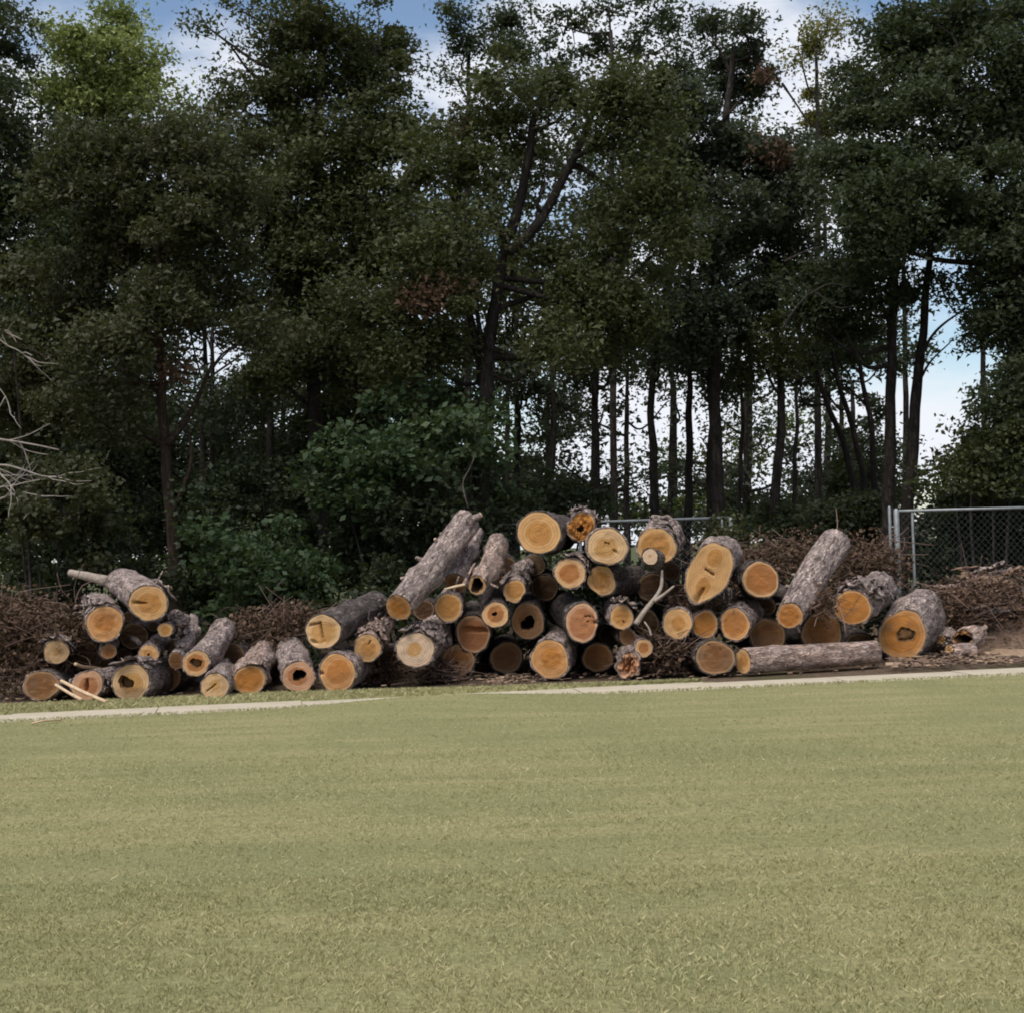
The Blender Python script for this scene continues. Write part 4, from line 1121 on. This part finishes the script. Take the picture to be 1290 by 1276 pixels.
# screen of far trees closing the wood; left half dense, right half open low down
fr = np.random.default_rng(900)
names = ['far left edge', 'left edge', 'bright tree top', 'vine wrapped trunk', 'small pile right end', 'big dark tree', 'green thicket', 'forked trunk', 'biggest yellow log', 'blotchy pale log', 'oblong log', 'round ringed log', 'long grey leaning log', 'fence corner post', 'right fence panel']
for q, nm in enumerate(names):
    x = -40 + q * 98
    cl = []
    for y in range(190, 700, 62):
        if x < 600: dd = .62 if y > 250 else .35
        elif x < 1130: dd = .3 if y < 400 else (.12 if y < 500 else (.06 if y < 600 else .3))
        elif x < 1240: dd = .5 if y < 300 else (.0 if y < 590 else .6)
        else: dd = .7
        if 180 < x < 300 and 380 < y < 500: dd = .22
        dd *= fr.uniform(.55, 1.3)
        if dd > .02: cl.append((x + fr.uniform(-25, 25), y + fr.uniform(-18, 18), 62, 42, dd, fr.uniform(-1.5, 1.5)))
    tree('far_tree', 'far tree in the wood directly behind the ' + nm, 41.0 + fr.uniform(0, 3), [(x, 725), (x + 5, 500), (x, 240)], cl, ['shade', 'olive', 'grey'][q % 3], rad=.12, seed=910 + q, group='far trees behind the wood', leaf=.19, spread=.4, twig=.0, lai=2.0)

# ------------------------------------------------------------------ bushes
def bush(label, Y, clumps, mat, seed, leaf=.10, dens=1.0, name='leafy_bush', lai=3.0):
    r_ = np.random.default_rng(seed)
    bx = np.mean([c[0] for c in clumps])
    base = P(bx, 720, Y); base[2] = -.03
    root = empty(name, tuple(base)); tag(root, label, 'bush', 'bushes at the wood edge')
    crown, tips = foliage('foliage', clumps, Y, LEAF[mat], leaf * 1.2, dens, r_, root, base, .2, lai, tri=False)
    for cl in clumps:
        c = P(cl[0], cl[1], Y)
        a = base + np.array([(c[0] - base[0]) * .45, r_.normal(0, .2), 0])
        p = smooth_path([a, (a + c) / 2 + r_.normal(0, .1, 3), c], 5) - base
        Vt, Ft = tube(p, np.linspace(.035, .012, len(p)), 6, .1, seed)
        link('stem', mesh_np('stem', Vt, Ft, True), BARK_TREE, root)
    return root
bush('broad leaved green thicket left of the black forked trunk', 24.2, [(520, 520, 75, 34), (560, 545, 55, 36), (455, 555, 55, 40), (600, 535, 35, 32), (500, 590, 75, 40), (430, 610, 50, 45), (570, 600, 55, 40)], 'broad', 101, .13, .9)
bush('green bush with clear round leaves between small pile and cracked log', 23.0, [(285, 715, 45, 50), (335, 690, 55, 50), (375, 735, 45, 40), (300, 760, 40, 26), (345, 745, 50, 36)], 'broad', 102, .115, 1.0)
bush('darker bush higher behind the round leaved bush', 25.5, [(270, 650, 45, 45), (330, 625, 55, 45), (390, 650, 45, 50), (440, 690, 50, 45), (300, 590, 45, 40, .7)], 'dark', 103)
bush('dusky bush behind the leaning logs right of the two bushes', 24.5, [(470, 690, 50, 45), (530, 660, 55, 50), (590, 670, 45, 40), (500, 730, 60, 40), (560, 720, 50, 40)], 'shade', 104)
bush('olive bush hanging low at the left edge', 22.6, [(80, 600, 45, 34), (110, 625, 34, 34), (40, 650, 50, 36, .8), (110, 680, 36, 36, .6), (15, 410, 18, 22, .8), (20, 600, 36, 30, .7)], 'brownolive', 105, .10)
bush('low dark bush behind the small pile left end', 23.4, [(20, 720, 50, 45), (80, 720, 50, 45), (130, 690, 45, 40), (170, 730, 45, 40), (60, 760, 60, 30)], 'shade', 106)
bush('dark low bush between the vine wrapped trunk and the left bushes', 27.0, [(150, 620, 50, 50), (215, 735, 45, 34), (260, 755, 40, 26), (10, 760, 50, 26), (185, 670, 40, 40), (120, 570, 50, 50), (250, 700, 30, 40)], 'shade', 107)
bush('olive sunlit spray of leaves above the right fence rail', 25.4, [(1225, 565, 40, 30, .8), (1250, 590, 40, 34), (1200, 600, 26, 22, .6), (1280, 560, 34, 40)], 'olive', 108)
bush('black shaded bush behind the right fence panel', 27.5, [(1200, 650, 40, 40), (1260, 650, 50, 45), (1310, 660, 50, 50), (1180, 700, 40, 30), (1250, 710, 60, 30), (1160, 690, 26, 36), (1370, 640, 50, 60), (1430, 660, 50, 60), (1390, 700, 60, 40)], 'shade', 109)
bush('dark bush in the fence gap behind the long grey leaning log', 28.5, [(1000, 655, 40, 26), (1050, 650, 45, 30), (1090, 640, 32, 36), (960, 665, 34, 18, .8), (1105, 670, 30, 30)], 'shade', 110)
bush('dark bush above the ragged broken log end', 27.0, [(650, 650, 34, 34), (690, 640, 34, 24), (740, 630, 40, 26, .9), (700, 610, 30, 24, .7), (620, 620, 34, 34, .9)], 'dark', 111)
bush('small green weed clump low behind the oblong log', 25.0, [(915, 668, 16, 14, .8), (925, 690, 16, 14)], 'olive', 112, .08)

bush('low dark weeds added behind the middle of the large pile to darken its gaps', 21.6, [(370, 800, 40, 30), (430, 790, 45, 34), (490, 780, 45, 40), (550, 770, 45, 44), (610, 750, 45, 44), (670, 730, 45, 44), (730, 740, 45, 44), (790, 740, 45, 44), (850, 750, 40, 40), (560, 820, 60, 26), (680, 800, 60, 30), (800, 800, 60, 30)], 'shade', 113, .10, .45)  # this and the next two are added to shut light out of the gaps
bush('low dark weeds added behind the small pile to darken its gaps', 20.6, [(100, 800, 40, 34), (150, 790, 40, 40), (200, 800, 40, 36), (250, 820, 40, 30), (300, 830, 40, 26), (150, 840, 60, 22)], 'shade', 114, .10, .45)
bush('low dark weeds added behind the crosswise log and its neighbours to darken the gaps', 21.2, [(920, 770, 40, 34), (980, 775, 40, 34), (1040, 780, 40, 30), (1100, 785, 36, 28)], 'shade', 115, .10, .45)
# dead pale branches at the left edge
db = empty('dead_branch', tuple(P(-20, 700, 22.2))); tag(db, 'pale bare dead branches sticking in from the left edge', 'dead branch')
db_b = np.array(db.location)
r_ = np.random.default_rng(77)
def twiggy(parent, b0, start, d0, L, r0, depth, r_, mat, name='branch'):
    pts = [start]
    d = np.array(d0, float); d /= np.linalg.norm(d)
    st = L / 5
    for k in range(5):
        d = d + r_.normal(0, .16, 3); d /= np.linalg.norm(d)
        pts.append(pts[-1] + d * st)
    p = smooth_path(pts, 3)
    Vt, Ft = tube(p - b0, np.linspace(r0, r0 * .4, len(p)), 6)
    bo = link(name, mesh_np(name, Vt, Ft, True), mat, parent)
    if depth:
        for k in range(4):
            q = p[int(len(p) * r_.uniform(.25, .95))]
            twiggy(bo, b0, q, d + r_.normal(0, .6, 3), L * .5, r0 * .5, depth - 1, r_, mat, 'twig')
for (x0, y0, x1, y1, r0, dp) in [(-30, 420, 30, 470, .018, 1), (-30, 440, 20, 520, .016, 1), (-30, 400, 35, 430, .014, 1), (-30, 545, 70, 565, .022, 1), (-40, 590, 75, 560, .02, 1), (-30, 640, 60, 620, .022, 1), (-30, 610, 50, 640, .016, 1), (-20, 560, 40, 610, .018, 1)]:
    a, b = P(x0, y0, 22.3), P(x1, y1, 22.0)
    twiggy(db, db_b, a, b - a, np.linalg.norm(b - a), r0, dp, r_, DEADWOOD)
# bare grey twigs in the right canopy
bt_ = empty('bare_branch', tuple(P(1035, 360, 25.4))); tag(bt_, 'curved bare grey branch in front of dark leaves at right', 'dead branch')
bb = np.array(bt_.location)
for pts_ in ([(985, 415), (1005, 385), (1024, 369), (1040, 378), (1056, 388), (1078, 386)], [(1024, 369), (1045, 358), (1070, 362)], [(988, 330), (1012, 318), (1038, 310)], [(985, 105), (1002, 130), (1022, 158), (1050, 172)]):
    p = smooth_path([P(x, y, 25.2) for x, y in pts_], 5) - bb
    Vt, Ft = tube(p, np.linspace(.022, .009, len(p)), 6, .15, 3)
    link('branch', mesh_np('branch', Vt, Ft, True), BARK_TREE, bt_)

# ------------------------------------------------------------------ brush piles
def brush(label, spots, Y, nb, nl, seed, leafmat='dead', depth=.6):
    r_ = np.random.default_rng(seed)
    base = P(np.mean([q[0] for q in spots]), 760, Y); base[2] = 0
    root = empty('brush_pile', tuple(base)); tag(root, label, 'brush pile', 'heaps of dry brush around the logs')
    wv = Parts(); C = []
    for (x, y, rx, ry) in spots:
        c = P(x, y, Y); sc = Y / FPX
        for k in range(nb):
            p0 = c + r_.uniform(-1, 1, 3) * np.array([rx * sc, depth, ry * sc])
            d = r_.normal(0, 1, 3) * np.array([1, .6, .35]); d /= np.linalg.norm(d)
            L = r_.uniform(.2, .6)
            p1 = p0 + d * L * .5 + r_.normal(0, .06, 3); p2 = p0 + d * L + r_.normal(0, .1, 3)
            for q in (p0, p1, p2): q[2] = max(q[2], .03)
            r0 = r_.uniform(.003, .010)
            Vt, Ft = tube(smooth_path([p0, p1, p2], 3) - base, np.linspace(r0, r0 * .5, 7), 5)
            wv.add(Vt, Ft, r_.uniform(0, 1))
        nl_ = int(nl * 1.7)
        g = c + np.clip(r_.normal(0, .55, (nl_, 3)), -1.3, 1.3) * np.array([rx * sc, depth, ry * sc])
        g[:, 2] = np.maximum(g[:, 2], .02)
        C.append(g)
    b = link('branches', wv.mesh('branches'), BRUSHWOOD, root); b['kind'] = 'stuff'
    C = np.concatenate(C)
    V = leaf_quads(C, .055, r_) - base
    l_ = link('dead_leaves', mesh_np('dead_leaves', V, np.arange(len(V)).reshape(-1, 4), False, {'rnd': np.repeat(r_.uniform(0, 1, len(C)), 4)}), LEAF[leafmat], root); l_['kind'] = 'stuff'
    return root
m_, nt_, out_ = new_mat('brush_wood')
s = NT(nt_)
s.bsdf(out_, s.mix(s.attr('rnd').outputs['Fac'], (.06, .038, .03), (.19, .125, .10)), .95)
BRUSHWOOD = m_
brush('reddish dry brush heap at the left edge beside the small pile', [(20, 830, 45, 45), (40, 785, 40, 30), (15, 790, 30, 40), (80, 800, 26, 30), (60, 840, 20, 25)], 18.3, 55, 1300, 201)
brush('dry brush filling the gap between the small pile and the hollow log', [(345, 800, 34, 24), (320, 785, 24, 16), (350, 840, 16, 30), (375, 780, 24, 18)], 19.8, 40, 700, 202)
brush('brown dry brush heap in the fence gap behind the right logs', [(965, 705, 40, 24), (1010, 698, 40, 26), (1080, 704, 40, 28), (1110, 716, 24, 26), (940, 725, 30, 26), (1030, 726, 60, 26), (905, 705, 24, 20)], 21.6, 40, 900, 203)
brush('dark brush stuffed between the little ringed end and dark brown log end', [(840, 830, 22, 22), (850, 815, 20, 14), (830, 812, 14, 14)], 18.4, 26, 260, 204, depth=.25)
brush('tangled twigs under the oblong log end', [(865, 755, 24, 14), (900, 762, 24, 8), (1040, 760, 12, 22)], 18.8, 22, 160, 205, depth=.3)
brush('low dry brush between the hollow log end and the cream log end', [(480, 845, 30, 18), (560, 845, 14, 14), (540, 850, 20, 8)], 18.6, 26, 240, 206, depth=.3)

brush('brown rubble of dry leaves and twigs over the debris mound', [(1245, 765, 45, 22), (1200, 755, 26, 20), (1285, 745, 40, 25), (1230, 740, 40, 18), (1290, 780, 40, 20), (1215, 780, 24, 12), (1350, 760, 40, 30), (1410, 770, 40, 30)], 20.9, 30, 420, 207)
# debris mound at the right
def mound_mesh():
    a, b = P(1160, 720, 21.5), P(1420, 720, 22)
    xs = np.linspace(a[0], b[0], 50); ys = np.linspace(20.0, 23.6, 34)
    X, Y = np.meshgrid(xs, ys); X, Y = X.ravel(), Y.ravel()
    q = np.stack([X * 2.2, Y * 2.2, 0 * X], -1)
    e = np.clip((Y - 20.0) / 1.2, 0, 1) * np.clip((23.6 - Y) / 1.2, 0, 1) * np.clip((X - a[0]) / .7, 0, 1)
    z = -.06 + e * (.62 + .16 * fbm(q, 4, 3)) + .08 * fbm(q * 3, 8, 2) * np.clip(e * 2, 0, 1)
    nx, ny = 50, 34
    i = np.arange(ny - 1)[:, None] * nx; j = np.arange(nx - 1)[None, :]
    return mesh_np('debris_mound', np.stack([X, Y, z], -1), np.stack([i + j, i + j + 1, i + nx + j + 1, i + nx + j], -1).reshape(-1, 4), True)
MOUND = mat_simple('mound_debris', (.075, .05, .035), (.17, .11, .08), 7, .95, (.27, .19, .14), bd=.05)
mound = link('debris_mound', mound_mesh(), MOUND)
tag(mound, 'brown mound of bark and wood debris in front of the right fence', kind='structure')
sand = sheet('sawdust_patch', G(1225, 830)[0], G(1225, 830)[0] + 4.5, 19.0, 20.6, 30, 16,
             lambda X, Y: -.03 + .10 * np.clip(np.minimum((X - G(1225, 830)[0]) / .5, np.minimum((Y - 19.0) / .4, (20.6 - Y) / .4)), 0, 1) + .03 * vnoise(np.stack([X * 3, Y * 3, 0 * X], -1), 2),
             mat_simple('sawdust', (.22, .145, .095), (.33, .235, .155), 14, .95, (.11, .07, .045), bd=.06), label='pale tan sawdust and sand patch by the path at right edge')
r_ = np.random.default_rng(300)
for q in range(44):
    px, py = r_.uniform(1180, 1310), r_.uniform(716, 790)
    if px < 1215 and py > 750: continue
    Yq = np.interp(py, [716, 790], [21.7, 20.3])
    a = P(px, py, Yq); yaw = r_.normal(0, .5); L = r_.uniform(.18, .6)
    b = a + L * np.array([math.cos(yaw), math.sin(yaw), r_.normal(0, .2)])
    a0 = r_.uniform(20, 70)
    me = shell_piece(np.zeros(3), b - a, r_.uniform(.06, .13), a0, a0 + r_.uniform(50, 90), .02, 300 + q, WOODY, 'wood_slab')
    o = link('wood_slab', me, [TORN_DARK, BARK_PINK, BARK, WOODY, BARK_DARK, TORN_DARK][q % 6]); o.location = a - np.array([0, 0, .08])
    tag(o, 'torn slab of bark or wood lying on the debris mound', 'wood piece', 'torn slabs on the debris mound')

# ------------------------------------------------------------------ litter on the ground
def chips(name, label, n, fx, fy, size, mat, seed, z0=.0):
    r_ = np.random.default_rng(seed)
    px, py = fx(r_, n), fy(r_, n)
    wv = Parts()
    for x, y in zip(px, py):
        g = G(x, y + (645 - x) * 0.0466)
        L, W, T = size * r_.uniform(.4, 1.6), size * r_.uniform(.2, .6), size * r_.uniform(.08, .25)
        b = np.array([[-L, -W, 0], [L, -W * .7, 0], [L * .8, W, 0], [-L * .9, W * .8, 0]])
        t = b * r_.uniform(.6, 1, (4, 1)) + [0, 0, T]
        V = np.vstack([b, t]) + r_.normal(0, size * .06, (8, 3))
        a, tl = r_.uniform(0, 6.28), r_.normal(0, .35)
        R1 = np.array([[math.cos(a), -math.sin(a), 0], [math.sin(a), math.cos(a), 0], [0, 0, 1]])
        R2 = np.array([[1, 0, 0], [0, math.cos(tl), -math.sin(tl)], [0, math.sin(tl), math.cos(tl)]])
        V = V @ (R1 @ R2).T + [g[0], g[1], z0 + .01 + abs(tl) * W]
        F = [[0, 3, 2, 1], [4, 5, 6, 7], [0, 1, 5, 4], [1, 2, 6, 5], [2, 3, 7, 6], [3, 0, 4, 7]]
        wv.add(V, F, r_.uniform(0, 1))
    o = link(name, wv.mesh(name, False), mat)
    tag(o, label, 'litter', kind='stuff')
m_, nt_, out_ = new_mat('chip_wood')
s = NT(nt_)
a_ = s.attr('rnd').outputs['Fac']
s.bsdf(out_, s.mix(s.rng(a_, .55, 1), s.mix(s.rng(a_, 0, .55), (.06, .04, .03), (.17, .11, .08)), (.36, .25, .17)), .95)
CHIP = m_
chips('bark_litter', 'scattered bark chips and wood bits between the logs and the path', 1500, lambda r, n: 560 + 760 * r.uniform(0, 1, n) ** .8, lambda r, n: np.clip(r.normal(848, 8, n), 836, 866) , .032, CHIP, 401)
chips('bark_litter', 'coarse bark and wood scraps strewn over the bare soil at right', 900, lambda r, n: r.uniform(1120, 1330, n), lambda r, n: r.uniform(832, 868, n), .05, CHIP, 404, .03)
chips('bark_litter', 'sparse bark chips on the grass under the small pile', 260, lambda r, n: r.uniform(0, 560, n), lambda r, n: r.normal(848, 6, n), .035, CHIP, 402)
chips('bark_litter', 'small heap of pinkish bark pieces before the shaded brown log end', 130, lambda r, n: r.normal(640, 22, n), lambda r, n: r.normal(857, 4, n), .04, CHIP, 403, .02)
r_ = np.random.default_rng(500)
o = stick('stick', [G(40, 915) + [0, 0, .03], G(55, 914) + [0, 0, .05], G(78, 910) + [0, 0, .03]], .012, .008, 'pale twig lying on the lawn near the path at left', PALE)

print('LEAVES', LEAFCOUNT[0], 'LOGS', len(LOGS))
